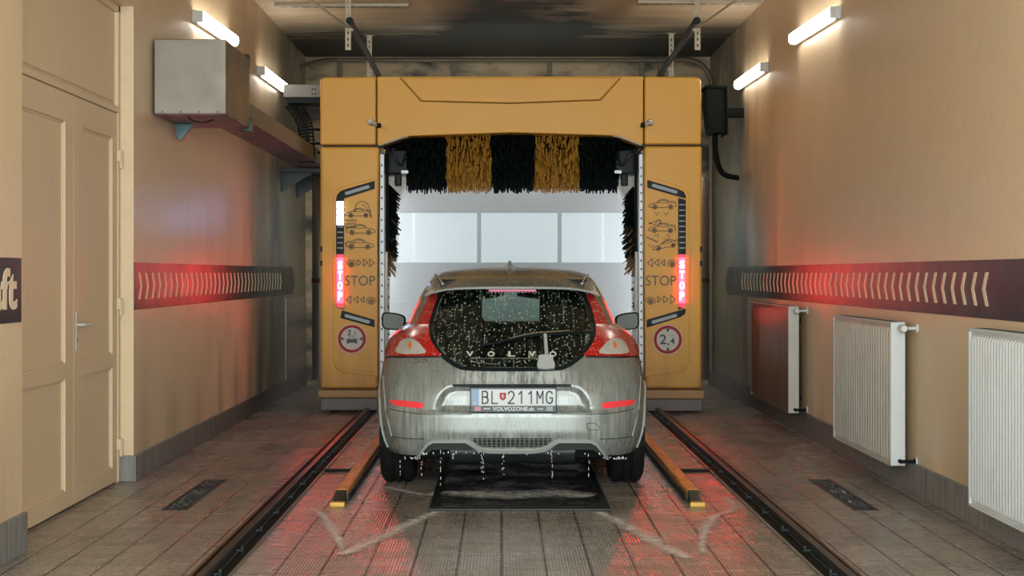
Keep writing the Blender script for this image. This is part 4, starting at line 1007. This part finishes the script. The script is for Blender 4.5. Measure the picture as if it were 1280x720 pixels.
Gz = itp([(.20, 4.05), (.4, 4.2), (.6, 4.22), (.75, 4.15), (.84, 3.98), (.90, 3.75), (.95, 3.5), (.98, 3.3), (1.0, 3.15), (1.05, 3.0), (1.2, 2.62), (1.36, 2.2), (1.4, 2.05), (ZT, 1.8)])
Mz = itp([(.2, 1.25), (1.0, 1.3), (1.3, 1.5), (ZT, 1.74)])
NN = 3.1
Nz = itp([(.2, 4.6), (.75, 4.4), (.95, 3.4), (1.05, 3.0), (ZT, 3.0)])
def sil(py, px): return None
REC = [(541, 515.5), (544, 503), (549, 492), (556, 484.5), (566, 481.5), (714, 481.5), (724, 484.5), (731, 492), (736, 503), (739, 515.5)]
RECL = [((px-640)/198., HC-(py-VY)/198.) for px, py in REC]
def sdf(poly, x, z):
    d = 1e9; ins = False; n = len(poly)
    for i in range(n):
        ax, az = poly[i]; bx_, bz_ = poly[(i+1) % n]; ex, ez = bx_-ax, bz_-az; wx, wz = x-ax, z-az
        t_ = max(0, min(1, (wx*ex+wz*ez)/(ex*ex+ez*ez))); d = min(d, math.hypot(wx-ex*t_, wz-ez*t_))
        if (az > z) != (bz_ > z) and x < (bx_-ax)*(z-az)/(bz_-az)+ax: ins = not ins
    return d if ins else -d
def yr(x, z, rec=True):
    w = Wz(z); t_ = min(abs(x)/w, .9999); f = Fz(z); m_ = Mz(z)
    nn_ = Nz(z); y = m_-(m_-f)*(1-t_**nn_)**(1/nn_)
    if rec and abs(x) < .56 and .45 < z < .75:
        s = sdf(RECL, x, z)
        if s > 0: u = min(1, s/.042); y += .036*u*u*(3-2*u)
    return y
def onrear(px, py, rec=True):
    """local (x, y, z) where the ray through a pixel meets the tail surface"""
    y = .2
    for _ in range(14):
        s = F/(CY+y); x = (px-VX)/s-CX; z = HC-(py-VY)/s
        x = max(-Wz(z)*.999, min(Wz(z)*.999, x)); y = .5*y+.5*yr(x, z, rec)
    return Vector((x, y, z))
def nrm(x, z):
    e = .006; a = Vector((1, (yr(x+e, z, False)-yr(x-e, z, False))/(2*e), 0)); b = Vector((0, (yr(x, z+e, False)-yr(x, z-e, False))/(2*e), 1))
    n = a.cross(b).normalized()
    if n.y > 0: n = -n
    if n.length == 0 or n.y > -.15: n = Vector((math.copysign(.85, x), -.5, .1)).normalized()
    return n
Lc = Vector((CX, CY, 0))
def patch(name, pts, m, off=.004, thick=.012, smooth=6, holes=(), mirror=False, maxlen=7., parent=None, label=None, rec=True, both=False):
    outs = []
    for mir in ((False, True) if both else (mirror,)):
        loop = cr(pts, smooth) if smooth else [Vector(p) for p in pts]
        V, T, B = tri2d([[(p[0], p[1]) for p in loop], *[[(q[0], q[1]) for q in (cr(h, smooth) if smooth else h)] for h in holes]], maxlen)
        top, bot = [], []
        for (u, w_) in V:
            p = onrear(u, w_, rec); n = nrm(p.x, p.z); a = p+n*off; b = p-n*(thick-off)
            if mir: a.x, b.x = -a.x, -b.x
            top.append(a+Lc); bot.append(b+Lc)
        n = len(V); fs = [list(t_) for t_ in T]+[[i+n for i in reversed(t_)] for t_ in T]+[(b, a, a+n, b+n) for a, b in B]
        mb = MB().add(top+bot, fs).smooth(); outs.append(mb.build(name, m, parent or car, label))
    return outs if both else outs[0]

# --- outlines on the photograph, left half where mirrored
GLASS = [(537, 421), (536.5, 412), (539, 396), (543, 382), (546.5, 371.5), (553, 363), (565, 358.2), (604, 356), (640, 355.5), (676, 356), (715, 358.2), (727, 363), (733.5, 371.5), (737, 382), (741, 396), (743.5, 412), (743, 421), (737, 434.5), (726, 448), (708, 460), (690, 463), (640, 463.8), (590, 463), (572, 460), (554, 448), (543, 434.5)]
INNER = [(641+(x-641)*.955, 411+(y-411)*.925) for x, y in GLASS]

# --- body shell: horizontal slices from the sill to the roof
zs = [.24+i*.0135 for i in range(int((1.0-.24)/.0135)+1)]
z = zs[-1]
while z < ZT-.003:
    z += .006 if z < 1.08 or z > 1.33 else .0135
    zs.append(min(z, ZT-.0005))
tt = [-.93+1.86*i/116 for i in range(117)]
edge = [.93+(1-.93)*(1-(1-k/14)**2.2) for k in range(1, 15)]
tt = [-e for e in reversed(edge)]+tt+edge
ft = [math.cos(PI*(k/44)) for k in range(1, 44)]                      # front half, right to left
def zbot(x):
    a = abs(x)
    pts = [(0, .288), (.235, .288), (.30, .345), (.52, .345), (.60, .245), (.70, .24), (1, .25)]
    for (a0, z0), (a1, z1) in zip(pts, pts[1:]):
        if a <= a1: return z0+(z1-z0)*(a-a0)/(a1-a0)
rows = []
for z in zs:
    w = Wz(z); row = []
    for t_ in tt:
        x = t_*w; zz = z
        if z < .40: k = (.40-z)/.16; zz = z+(zbot(x)-.24)*k
        row.append(Vector((x, yr(x, zz if z < .4 else z), zz)))
    g, m_ = Gz(z), Mz(z)
    for c in ft:
        s = math.copysign(abs(c)**(2/3.2), c); x = s*w
        row.append(Vector((x, m_+(g-m_)*(1-min(1, abs(s))**3.2)**(1/3.2), z)))
    rows.append(row)
nc = len(rows[0]); nt = len(tt)
WHEELS = [(.76, .315), (3.40, .315)]
gl_hole = [( p.x, p.z) for p in (onrear(*q) for q in INNER)]
vs_, fs_ = [], []
for r in rows: vs_ += r
for i in range(len(zs)-1):
    for j in range(nc):
        k = (j+1) % nc; q = (i*nc+j, i*nc+k, (i+1)*nc+k, (i+1)*nc+j)
        c = (vs_[q[0]]+vs_[q[1]]+vs_[q[2]]+vs_[q[3]])/4
        if j < nt and .75 < c.z < 1.36 and abs(c.x) < .64 and c.y < .95 and sdf(gl_hole, c.x, c.z) > 0: continue
        if any(math.hypot(c.y-wy, c.z-wz) < .345 for wy, wz in WHEELS) and abs(c.x) > .78 and c.y > .44: continue
        if 1.01 < c.z < 1.365 and c.y > Mz(c.z)+.05 and abs(c.x) < Wz(c.z)*.90: continue          # windscreen opening
        fs_.append(q)
top = [(len(zs)-1)*nc+j for j in range(nc)]
fs_.append(top)
body = MB().add([v+Lc for v in vs_], fs_).smooth().build('body_shell', M['paint'], car)

# windscreen and side glass, sampled off the same surface
def sidex(y, z):
    w, m_ = Wz(z), Mz(z)
    e = Fz(z) if y < m_ else Gz(z); u = min(.9999, abs(m_-y)/abs(m_-e)); n = Nz(z) if y < m_ else 3.2
    return w*(1-u**n)**(1/n)
def fronty(x, z):
    m_, g, w = Mz(z), Gz(z), Wz(z); return m_+(g-m_)*(1-min(.9999, abs(x)/w)**3.2)**(1/3.2)
P = [[Vector((w_*Wz(z)*.92, fronty(w_*Wz(z)*.92, z)+.003, z))+Lc for z in [1.0+k*.037 for k in range(11)]] for w_ in [-1+k/12 for k in range(25)]]
MB().grid(P).smooth().build('windscreen', M['windscreen'], car)
for s in (-1, 1):
    P = []
    for k in range(31):
        y = 1.42+k*(2.62-1.42)/30; row = []
        z0 = 1.075+.03*math.sin(k/30*PI)*0; z1 = 1.335
        z1 = min(z1, 1.12+(y-1.38)*1.6); z1 = min(z1, 1.10+(2.95-y)*.66)
        for q in range(6):
            zz = z0+(z1-z0)*q/5; row.append(Vector((s*(sidex(y, zz)+.002), y, zz))+Lc)
        P.append(row)
    MB().grid(P).smooth().build('side_window', M['black'], car)

# rear glass, its black border, seal
patch('window_border', GLASS, M['black'], .0045, .012, 4, [INNER], rec=False)
patch('rear_window', INNER, M['car_glass'], .002, .004, 4, rec=False, maxlen=9)
seal = [onrear(p.x, p.y)+nrm(*(lambda q: (q.x, q.z))(onrear(p.x, p.y)))*.004+Lc for p in cr(GLASS, 3)]
MB().tube(seal+[seal[0]], .0045, 6, False).smooth().build('window_seal', M['black_matt'], car)

# tail lamps
LAMP = [(541.5, 367), (547.5, 369.5), (544, 380), (540.5, 392), (537.6, 404), (537, 413), (538.5, 424), (543, 433), (548, 440), (550.5, 445), (520, 445.4), (483.4, 445), (484.6, 433), (490, 422), (500, 415.5), (510, 413), (518.5, 409), (524.5, 398), (531.5, 384), (536.5, 374)]
CLEAR = [(498.5, 443), (499.6, 433), (504, 427), (512, 424.6), (521, 427), (528, 434), (532, 443)]
lamps = []
for mir in (False, True):
    lm = patch('tail_lamp', LAMP, M['red_lens'], .012, .03, 3, mirror=mir, rec=False); lamps.append(lm)
    patch('clear_lens', CLEAR, M['clear_lens'], .0155, .006, 3, mirror=mir, parent=lm, rec=False)
    patch('amber_bulb', [(512, 436), (512.5, 431), (515, 429), (516.5, 432), (514.5, 437)], M['amber'], .0175, .004, 3, mirror=mir, parent=lm, rec=False)
    # chrome joint under the lamp
    P = [onrear(px, py)+nrm(onrear(px, py).x, onrear(px, py).z)*.006 for px, py in ((483.6, 446.6), (500, 447), (525, 447), (550, 446.6))]
    if mir: P = [Vector((-p.x, p.y, p.z)) for p in P]
    MB().tube([p+Lc for p in cr(P, 4, False)], .0035, 6).smooth().build('lamp_joint', M['black_matt'], car)
    patch('bumper_reflector', [(487.6, 500.3), (500, 500.2), (515, 501.8), (529, 504), (527, 510.3), (510, 508.8), (493, 506.2)], M['reflector'], .006, .014, 3, mirror=mir)
    # darker bumper side behind the wheel: edge of the wheel arch
for s in (-1, 1):
    for wy, wz in WHEELS:
        P = []
        for k in range(25):
            a = -.12+PI*1.08*k/24; y = wy+.352*math.cos(a); zz = max(.24, wz+.352*math.sin(a)); P.append(Vector((s*(sidex(y, zz)+.002), y, zz))+Lc)
        MB().tube(P, .011, 8).smooth().build('wheel_arch_trim', M['paint_plain'], car)
        P2 = [[Vector((s*xx, wy+.36*math.cos(a), wz+.36*math.sin(a)))+Lc for xx in (.55, .86)] for a in [-.1+PI*1.07*k/20 for k in range(21)]]
        MB().grid(P2).smooth().build('wheel_housing', M['black_matt'], car)

# roof spoiler
P = []
for i in range(49):
    u = -1+2*i/48; x = u*.575; a = abs(u); dz = -.050*a**5; dy = .20*a**2.6
    prof = [(.50, 1.304), (.40, 1.300), (.352, 1.302), (.338, 1.308), (.340, 1.316), (.37, 1.325), (.48, 1.346), (.62, 1.372), (.80, 1.395), (.95, 1.408)]
    P.append([Vector((x*(1-.06*(zz-1.3)/.1), y+dy*(1 if y < .6 else .5), zz+dz*(1 if zz < 1.36 else .6)))+Lc for y, zz in prof])
MB().grid(P).smooth().build('roof_spoiler', M['paint'], car)
for s in (-1, 1):      # ridge at the spoiler ends
    pts = [onrear(548 if s < 0 else 732, 340)]
    A = [Vector((s*.525, .95, 1.392)), Vector((s*.49, .70, 1.374)), Vector((s*.455, .42, 1.334))]
    MB().tube([p+Lc for p in cr(A, 5, False)], [.007]*11, 8).smooth().build('spoiler_ridge', M['paint_plain'], car)
MB().tube([Vector((-.575+.0479*k, .337+.20*abs(-1+k/12)**2.6-.004, 1.3055-.05*abs(-1+k/12)**5))+Lc for k in range(25)], .006, 6).smooth().build('spoiler_lip', M['paint_plain'], car)
# high brake lamp under the lip
MB().box((CX-.155, CY+.350, 1.280), (CX+.155, CY+.40, 1.300)).bevel(.004, 2).build('high_brake_lamp', M['magenta_lens'], car)
m = MB()
for k in range(15): m.ball((CX-.155+.022*k, CY+.350, 1.277), .003, 8, 6)
m.build('water_beads', M['drip'], car)['kind'] = 'stuff'

# antenna fin
MB().prism([(1.16, 1.425), (1.34, 1.43), (1.30, 1.455), (1.235, 1.49), (1.20, 1.488), (1.185, 1.46)], lambda u, v, s: (CX-.012+(-.012 if s == 0 else .012), CY+u, v)).bevel(.008, 2).build('roof_antenna', M['grey_skirt'], car)
MB().prism([(-.05, 1.425), (-.03, 1.45), (-.012, 1.462), (.012, 1.462), (.03, 1.45), (.05, 1.425)], lambda u, v, s: (CX-.012+u, CY+(1.18 if s == 0 else 1.32), v)).bevel(.006, 2).build('antenna_base', M['grey_skirt'], car)

# wiper
def rt(pts, r, name, m, off=.016, par=None):
    P = []
    for (px, py) in pts:
        p = onrear(px, py); P.append(p+nrm(p.x, p.z)*off+Lc)
    return MB().tube(cr(P, 4, False), r, 8).smooth().build(name, m, par or car)
wp = rt([(683, 446), (682, 434), (681, 421)], .012, 'wiper_arm', M['paint_plain'], .03)
rt([(676, 446), (675, 432), (675, 422)], .005, 'wiper_arm_edge', M['black'], .034, wp)
rt([(600, 434), (632, 427), (655, 422), (680, 419.5), (706, 418), (738, 417.5)], .007, 'wiper_blade', M['black'], .016, wp)
rt([(636, 426.2), (655, 421.5), (672, 419), (711, 416.8)], .0045, 'blade_spine', M['chrome'], .030, wp)
patch('wiper_cover', [(674, 446), (690, 446), (691, 452), (693, 462), (672, 462), (673, 452)], M['paint_plain'], .028, .03, 2, parent=wp, rec=False)

# raised lettering on the glass and badges
M['letter_silver'] = mat('silver_letters', (.55, .52, .42), .4, .2)
for ch, px in zip('VOLVO', (587.5, 614, 639.5, 665, 691)):
    m = MB()
    def fn(u, v, d, px=px):
        p = onrear(px+u, 443-v, False); return p+nrm(p.x, p.z)*(.006+d)+Lc
    text_fit(m, ch, 9, 6.4, fn, bold=.035, extrude=.0015); m.build('rear_lettering', M['letter_silver'], car)
rt([(588, 448.5), (614, 448.3), (640, 448.3), (672, 448.3)], .0028, 'handle_line', M['chrome'], .006)
rt([(588, 452), (600, 454), (625, 456)], .0025, 'handle_line', M['chrome'], .006)
m = MB()
def fn(u, v, d):
    p = onrear(523+u, 451.5-v, False); return p+nrm(p.x, p.z)*(.004+d)+Lc
text_fit(m, 'C30', 22, 5.2, fn, bold=.01, extrude=.001); m.build('model_badge', M['chrome'], car)

# number plate with its holder
s0 = F/(CY-.004)
def pl(px, py): return ((px-640)/s0+CX+.0, HC-(py-VY)/s0)
def plate_box(mb, xa, ya, xb, yb, d0, d1):
    a, b = pl(xa, ya), pl(xb, yb); return mb.box((a[0], CY+d0, b[1]), (b[0], CY+d1, a[1]))
py_ = -.004
hold = plate_box(MB(), 586.6, 484.2, 694.8, 515.6, py_, .03).bevel(.004, 2).build('plate_holder', M['plate_frame'], car)
plt = plate_box(MB(), 588.4, 486.6, 693.4, 507.2, py_-.003, py_).bevel(.0015, 1).build('number_plate', M['plate_white'], hold)
plate_box(MB(), 588.6, 486.8, 597.6, 507, py_-.0036, py_-.002).build('country_band', M['plate_blue'], hold)
def plate_text(txt, cx_, cy_, w_, h_, m_, bold=0., name='plate_characters', d=py_-.003):
    mb = MB(); c = pl(cx_, cy_)
    text_fit(mb, txt, w_/s0, h_/s0, lambda u, v, dd: (c[0]+u, CY+d-.0004-dd, c[1]+v), bold=bold, extrude=.0006); mb.build(name, m_, hold)
def stroke_char(paths, x0, x1):
    mb = MB(); ya, yb, r = 489.2, 504.2, .95
    for pth in paths:
        P = [(x0+u*(x1-x0), yb-v*(yb-ya)) for u, v in pth]
        for (a, b) in zip(P, P[1:]):
            d = Vector((b[0]-a[0], b[1]-a[1])).normalized(); n = Vector((-d.y, d.x))*r; a = Vector(a)-d*r*.6; b = Vector(b)+d*r*.6
            q = [pl(*(a+n)), pl(*(b+n)), pl(*(b-n)), pl(*(a-n))]
            mb.add([(u, CY+py_-.0042, w) for u, w in q]+[(u, CY+py_-.0028, w) for u, w in q], [(0, 1, 2, 3), (4, 7, 6, 5), (0, 4, 5, 1), (1, 5, 6, 2), (2, 6, 7, 3), (3, 7, 4, 0)])
    mb.build('plate_character', M['plate_ink'], hold)
CH = {'B': [[(0, 0), (0, 1), (.6, 1), (.85, .93), (.92, .76), (.85, .6), (.6, .53), (0, .53)], [(.6, .53), (.9, .45), (1, .27), (.9, .08), (.6, 0), (0, 0)]],
      'L': [[(0, 1), (0, 0), (1, 0)]], '2': [[(0, .78), (.12, .93), (.4, 1), (.75, .96), (.95, .8), (.93, .62), (.7, .4), (0, 0), (1, 0)]],
      '1': [[(0, .76), (.7, 1), (.7, 0)]], 'M': [[(0, 0), (0, 1), (.5, .42), (1, 1), (1, 0)]],
      'G': [[(.98, .8), (.85, .94), (.5, 1), (.15, .92), (0, .7), (0, .3), (.15, .08), (.5, 0), (.85, .06), (1, .2), (1, .46), (.55, .46)]]}
for ch, x0, x1 in (('B', 602, 609), ('L', 614, 621), ('2', 634.4, 641.8), ('1', 647.6, 652.4), ('1', 659.8, 664.6), ('M', 670.4, 677.6), ('G', 682, 689.4)):
    stroke_char(CH[ch], x0, x1)
plate_text('SK', 593, 503.5, 5, 3, M['plate_white'], name='country_letters', d=py_-.0037)
m = MB()
sh = [(-3.9, 4.6), (3.9, 4.6), (3.9, -1.5), (2.6, -3.6), (0, -5.2), (-2.6, -3.6), (-3.9, -1.5)]
cc = pl(627.6, 495.5)
m.prism([(cc[0]+a/s0, cc[1]+b/s0) for a, b in sh], lambda u, v, s: (u, CY+py_-(.0038 if s == 0 else .002), v)); em = m.build('shield_emblem', M['sign_red'], hold)
m = MB(); c2 = cc
m.box((c2[0]-.4/s0, CY+py_-.0046, c2[1]-3/s0), (c2[0]+.4/s0, CY+py_-.0037, c2[1]+3.2/s0)).box((c2[0]-1.6/s0, CY+py_-.0046, c2[1]+1.2/s0), (c2[0]+1.6/s0, CY+py_-.0037, c2[1]+1.9/s0)).box((c2[0]-2.2/s0, CY+py_-.0046, c2[1]-.6/s0), (c2[0]+2.2/s0, CY+py_-.0037, c2[1]+.2/s0))
m.build('emblem_cross', M['plate_white'], hold)
plate_text('VOLVOZONE.sk', 641, 511, 52, 5, M['plate_white'], .02, 'holder_lettering', py_-.0008)
plate_text('www', 607.4, 511, 8.5, 2.2, M['plate_white'], .02, 'holder_small_print', py_-.0008)
plate_text('club', 674.4, 511, 7, 2.4, M['plate_white'], .02, 'holder_small_print', py_-.0008)
plate_box(MB(), 592, 508.2, 600, 513.6, py_-.0016, py_).build('holder_sticker', mat('pink_sticker', (.5, .2, .22), .4), hold)
plate_box(MB(), 682, 508.2, 690, 513.6, py_-.0016, py_).build('holder_sticker', M['led_grille'], hold)
# light bar above the plate
patch('plate_light_bar', [(566, 480.4), (714, 480.4), (714, 483.6), (566, 483.6)], M['black'], .004, .012, 0)

# lower bumper: bright trim, dark cut-outs, mesh
TR = [(519, 572), (526, 563), (533, 553.5), (541, 549.8), (583, 549.6), (592, 553), (601, 559.2), (612, 561), (640, 561.3), (668, 561), (679, 559.2), (688, 553), (697, 549.6), (739, 549.8), (747, 553.5), (754, 563), (761, 572)]
IN = [(757, 572), (749.5, 562), (744, 555.5), (738, 552.6), (698.5, 552.5), (691, 556.5), (682, 562.6), (668, 565), (640, 565.3), (612, 565), (598, 562.6), (589, 556.5), (581.5, 552.5), (542, 552.6), (536, 555.5), (530.5, 562), (523, 572)]
patch('lower_trim', TR+IN, M['paint_plain'], .014, .03, 0, maxlen=9)
GR = [(592, 547.6), (688, 547.6), (690.5, 549.6), (682, 556.4), (672, 558.4), (608, 558.4), (598, 556.4), (589.5, 549.6)]
gm = mat('bumper_mesh', (.02, .025, .022), .4)
t = NT(gm); vo = t.n('ShaderNodeTexVoronoi', feature='DISTANCE_TO_EDGE'); vo.inputs['Scale'].default_value = 34.; vo.inputs['Randomness'].default_value = .0; t.l(t.coords((1, .01, 1.6)), vo.inputs['Vector'])
t.color(t.mix(t.maprange(vo.outputs['Distance'], .18, .10), (.006, .008, .007), (.16, .17, .16)))
patch('bumper_mesh', GR, gm, .004, .012, 0)
CUT = [(524, 571), (531, 562), (536, 554.5), (542, 552), (581, 552), (587, 556), (597, 562.5), (588, 565), (560, 563.5), (540, 564), (530, 571)]
for mir in (False, True): patch('exhaust_cutout', CUT, mat('dark_bumper_recess', (.06, .065, .06), .4) if not mir else bpy.data.materials['dark_bumper_recess'], -.01, .01, 0, mirror=mir)
# fine joints: tow-eye cover and bumper seams
rt([(733.4, 529.6), (744.6, 529.6), (749.6, 536.6), (736, 536.6), (733.4, 529.6)], .0016, 'tow_cover', M['black_matt'], .001)
for mir in (1, -1):
    pts = [(490, 545.4), (500, 547.2), (514, 548.6), (530, 548.8)]; pts = [(640+(px-640)*mir, py) for px, py in pts]
    rt(pts, .0022, 'bumper_seam', M['black_matt'], .0005)
    pts = [(487, 511), (500, 514), (520, 517), (540, 518), (560, 518), (590, 518)]; pts = [(640+(px-640)*mir, py) for px, py in pts]
    rt(pts, .0022, 'bumper_seam', M['black_matt'], .0005)
    pts = [(479, 470), (480.5, 490), (482, 510), (486, 530), (490, 545)]; pts = [(640+(px-640)*mir, py) for px, py in pts]
    rt(pts, .003, 'bumper_seam', M['paint_plain'], .002)

# door mirrors
for s in (-1, 1):
    c = Vector((s*.93, 2.62, 1.022)); o = cr([(-.098, .025), (-.085, -.045), (-.045, -.07), (.05, -.065), (.088, -.04), (.092, .03), (.082, .066), (.03, .07), (-.055, .055)], 4)
    f = -s
    def ring(k, dy): return [Vector((c.x+q[0]*k*f*-1*(-1 if s > 0 else -1)*-1, c.y+dy, c.z+q[1]*k))+Lc for q in o]
    P = [ring(.86, -.004), ring(.97, -.006), ring(1.0, .01), ring(1.0, .05), ring(.85, .10), ring(.45, .135), ring(.05, .14)]
    P = [r+[r[0]] for r in P]
    mh = MB().grid(P).smooth().build('mirror_housing', M['black_matt'], car)
    rg = ring(.88, .0); MB().add(rg, [list(range(len(rg)))]).build('mirror_glass', M['mirror_face'], mh)
    MB().tube([Vector((s*.86, 2.66, .985))+Lc, Vector((s*.74, 2.66, .965))+Lc], [.03, .04], 10).smooth().build('mirror_foot', M['black'], mh)

# underside, axle, wheels
MB().box((CX-.70, CY+.25, .21), (CX+.70, CY+4.0, .30)).box((CX-.5, CY+.14, .30), (CX+.5, CY+.5, .42)).bevel(.02, 1).build('underbody', M['black_matt'], car)
MB().tube([(CX-.72, CY+.76, .24), (CX+.72, CY+.76, .24)], .045, 12).smooth().build('rear_axle', M['black_matt'], car)
MB().tube([(CX-.4, CY+.30, .26), (CX+.4, CY+.30, .26)], .085, 14).smooth().build('exhaust_silencer', M['dark_steel'], car)
for wy, wz in WHEELS:
    for s in (-1, 1):
        x0, x1 = s*.645, s*.872
        R = .318; prof = [(x0, .20), (x0, .285), (x0+s*.02, .31), (x0+s*.04, R), (x0+s*.075, R), (x0+s*.08, R-.01), (x0+s*.088, R-.01), (x0+s*.093, R), (x0+s*.128, R), (x0+s*.134, R-.01), (x0+s*.142, R-.01), (x0+s*.147, R), (x1-s*.04, R), (x1-s*.02, .31), (x1, .28), (x1-s*.005, .21)]
        P = [[Vector((x, wy+r*math.cos(a), wz+.003+r*math.sin(a)))+Lc for x, r in prof] for a in [2*PI*k/48 for k in range(48)]]
        ty = MB().grid(P, True).smooth().build('tyre', M['tyre'], car)
        rim = MB()
        P = [[Vector((x, wy+r*math.cos(a), wz+.003+r*math.sin(a)))+Lc for x, r in ((x1-s*.004, .213), (x1-s*.02, .195), (x0+s*.03, .195), (x0+s*.02, .21))] for a in [2*PI*k/48 for k in range(48)]]
        rim.grid(P, True)
        for k in range(7):
            a = 2*PI*k/7; d = Vector((0, math.cos(a), math.sin(a))); n = Vector((0, -d.z, d.y)); c = Vector((x1-s*.03, wy, wz+.003))+Lc
            p = [c+n*.028+d*.03, c-n*.028+d*.03, c-n*.018+d*.2, c+n*.018+d*.2]; b = Vector((-s*.03, 0, 0))
            rim.add(p+[q+b for q in p], [(0, 1, 2, 3), (7, 6, 5, 4), (0, 4, 5, 1), (1, 5, 6, 2), (2, 6, 7, 3), (3, 7, 4, 0)])
        cw = Vector((x1-s*.03, wy, wz+.003))+Lc
        rim.tube([cw, cw+Vector((s*.015, 0, 0))], .055, 16)
        rim.smooth().build('rim', M['chrome'], ty)

# cabin
MB().box((CX-.72, CY+.45, .30), (CX+.72, CY+3.3, .36)).build('cabin_floor', M['seat'], car)
def rbox(a, b, r, name, par=None, mt='seat'): return MB().box(a, b).bevel(r, 4).build(name, M[mt], par or car)
for x, y, w_, zt, nm in ((-.40, 1.28, .20, 1.245, 'rear_seat'), (.40, 1.28, .20, 1.245, 'rear_seat'), (-.40, 2.2, .19, 1.25, 'front_seat'), (.40, 2.2, .19, 1.25, 'front_seat')):
    st = rbox((CX+x-w_, CY+y-.1, .40), (CX+x+w_, CY+y+.08, 1.06), .06, nm)
    rbox((CX+x-w_*.95, CY+y-.08, 1.0), (CX+x+w_*.95, CY+y+.03, zt), .075, 'headrest', st)
    rbox((CX+x-w_, CY+y+.0, .38), (CX+x+w_, CY+y+.5, .56), .05, 'seat_cushion', st)
rbox((CX-.66, CY+2.75, .6), (CX+.66, CY+3.15, 1.005), .06, 'dashboard')
rbox((CX-.60, CY+.32, .72), (CX+.60, CY+1.12, .80), .02, 'parcel_shelf')
for s in (-1, 1): rbox((CX+s*.50, CY+.95, .8), (CX+s*.56, CY+1.4, 1.22), .02, 'pillar_trim')
MB().box((CX-.11, CY+2.42, 1.26), (CX+.11, CY+2.45, 1.32)).bevel(.012, 2).build('rear_view_mirror', M['black'], car)
MB().grid([[Vector((x, y, 1.36-.00*y))+Lc for y in (.62, 1.0, 1.6, 2.1)] for x in (-.5, 0, .5)]).build('headliner', M['seat'], car)
st_ = MB().tube([Vector((-.37+.18*math.cos(a), 2.62+.06*math.sin(a), .93+.17*math.sin(a)))+Lc for a in [2*PI*k/24 for k in range(25)]], .014, 8, False).smooth().build('steering_wheel', M['black'], car)

# water dripping off the tail
m = MB()
random.seed(11)
for px, y0_, y1_ in ((500, 575, 600), (527, 574, 596), (551, 563, 610), (602, 566, 590), (604, 563, 606), (630, 566, 600), (690, 563, 596), (736, 565, 598), (566, 566, 578), (628, 570, 588)):
    yy = y0_+random.uniform(0, 4)
    while yy < y1_:
        p = at(px+random.uniform(-.6, .6), yy, CY+random.uniform(.05, .12)); m.ball(p, (.0022, .0022, random.uniform(.004, .014)), 6, 5); yy += random.uniform(3, 9)
k = 0
while k < 70:
    px = random.choice((random.uniform(486, 534), random.uniform(534, 748), random.uniform(748, 794)))
    py = 571.5 if px < 526 or px > 754 else 565.5
    p = onrear(px, py)+Lc; m.ball((p.x, p.y-.008, p.z+random.uniform(-.01, .002)), (.0035, .0035, random.uniform(.004, .008)), 6, 5); k += 1
tag(m.build('water_drips', M['drip']), 'foamy water drops dripping from under the rear bumper of the car', 'water drops', kind='stuff')
# ================================================================== LIGHT AND CAMERA
W = bpy.data.worlds.new('daylight'); SC.world = W; W.use_nodes = True
bg = W.node_tree.nodes['Background']; bg.inputs[0].default_value = (.86, .96, 1.0, 1); bg.inputs[1].default_value = 7.0
def portal(loc, rot, sx, sy):
    L = bpy.data.lights.new('daylight_portal', 'AREA'); L.shape = 'RECTANGLE'; L.size = sx; L.size_y = sy; L.cycles.is_portal = True
    o = bpy.data.objects.new('daylight_portal', L); COL.objects.link(o); o.location = loc; o.rotation_euler = rot
portal((.08, Y0+.02, ZC/2), (PI/2, 0, 0), 5.05, ZC-.05)
portal((.2, YB+.3, 1.85), (-PI/2, 0, 0), 3.6, .8)
def area(name, loc, rot, sx, sy, pw, col=(1, 1, 1)):
    L = bpy.data.lights.new(name, 'AREA'); L.shape = 'RECTANGLE'; L.size = sx; L.size_y = sy; L.energy = pw; L.color = col
    o = bpy.data.objects.new(name, L); COL.objects.link(o); o.location = loc; o.rotation_euler = rot
area('added_mist_light', (GC, GY+1.35, 3.0), (math.radians(12), 0, 0), 1.86, .12, 45, (.9, .97, 1.))  # added light from above that brightens the mist
for s in (-1, 1): area('added_mist_light', (GC+s*1.36, GY+1.52, 1.5), (PI/2, 0, s*math.radians(62)), .08, 1.9, 17, (.9, .97, 1.))  # added side lights that even out the mist
cam = bpy.data.cameras.new('camera'); co = bpy.data.objects.new('camera', cam); COL.objects.link(co); SC.camera = co
co.location = (0, 0, HC); co.rotation_euler = (PI/2, 0, 0)
cam.sensor_width = 36; cam.lens = F/1280*36; cam.shift_x = 13/1280; cam.shift_y = -18/1280; cam.clip_start = .05
vs = SC.view_settings
SC.display_settings.display_device = 'sRGB'
vs.view_transform = 'Standard'; vs.look = 'None'; vs.gamma = 1; vs.use_curve_mapping = False; vs.exposure = .68
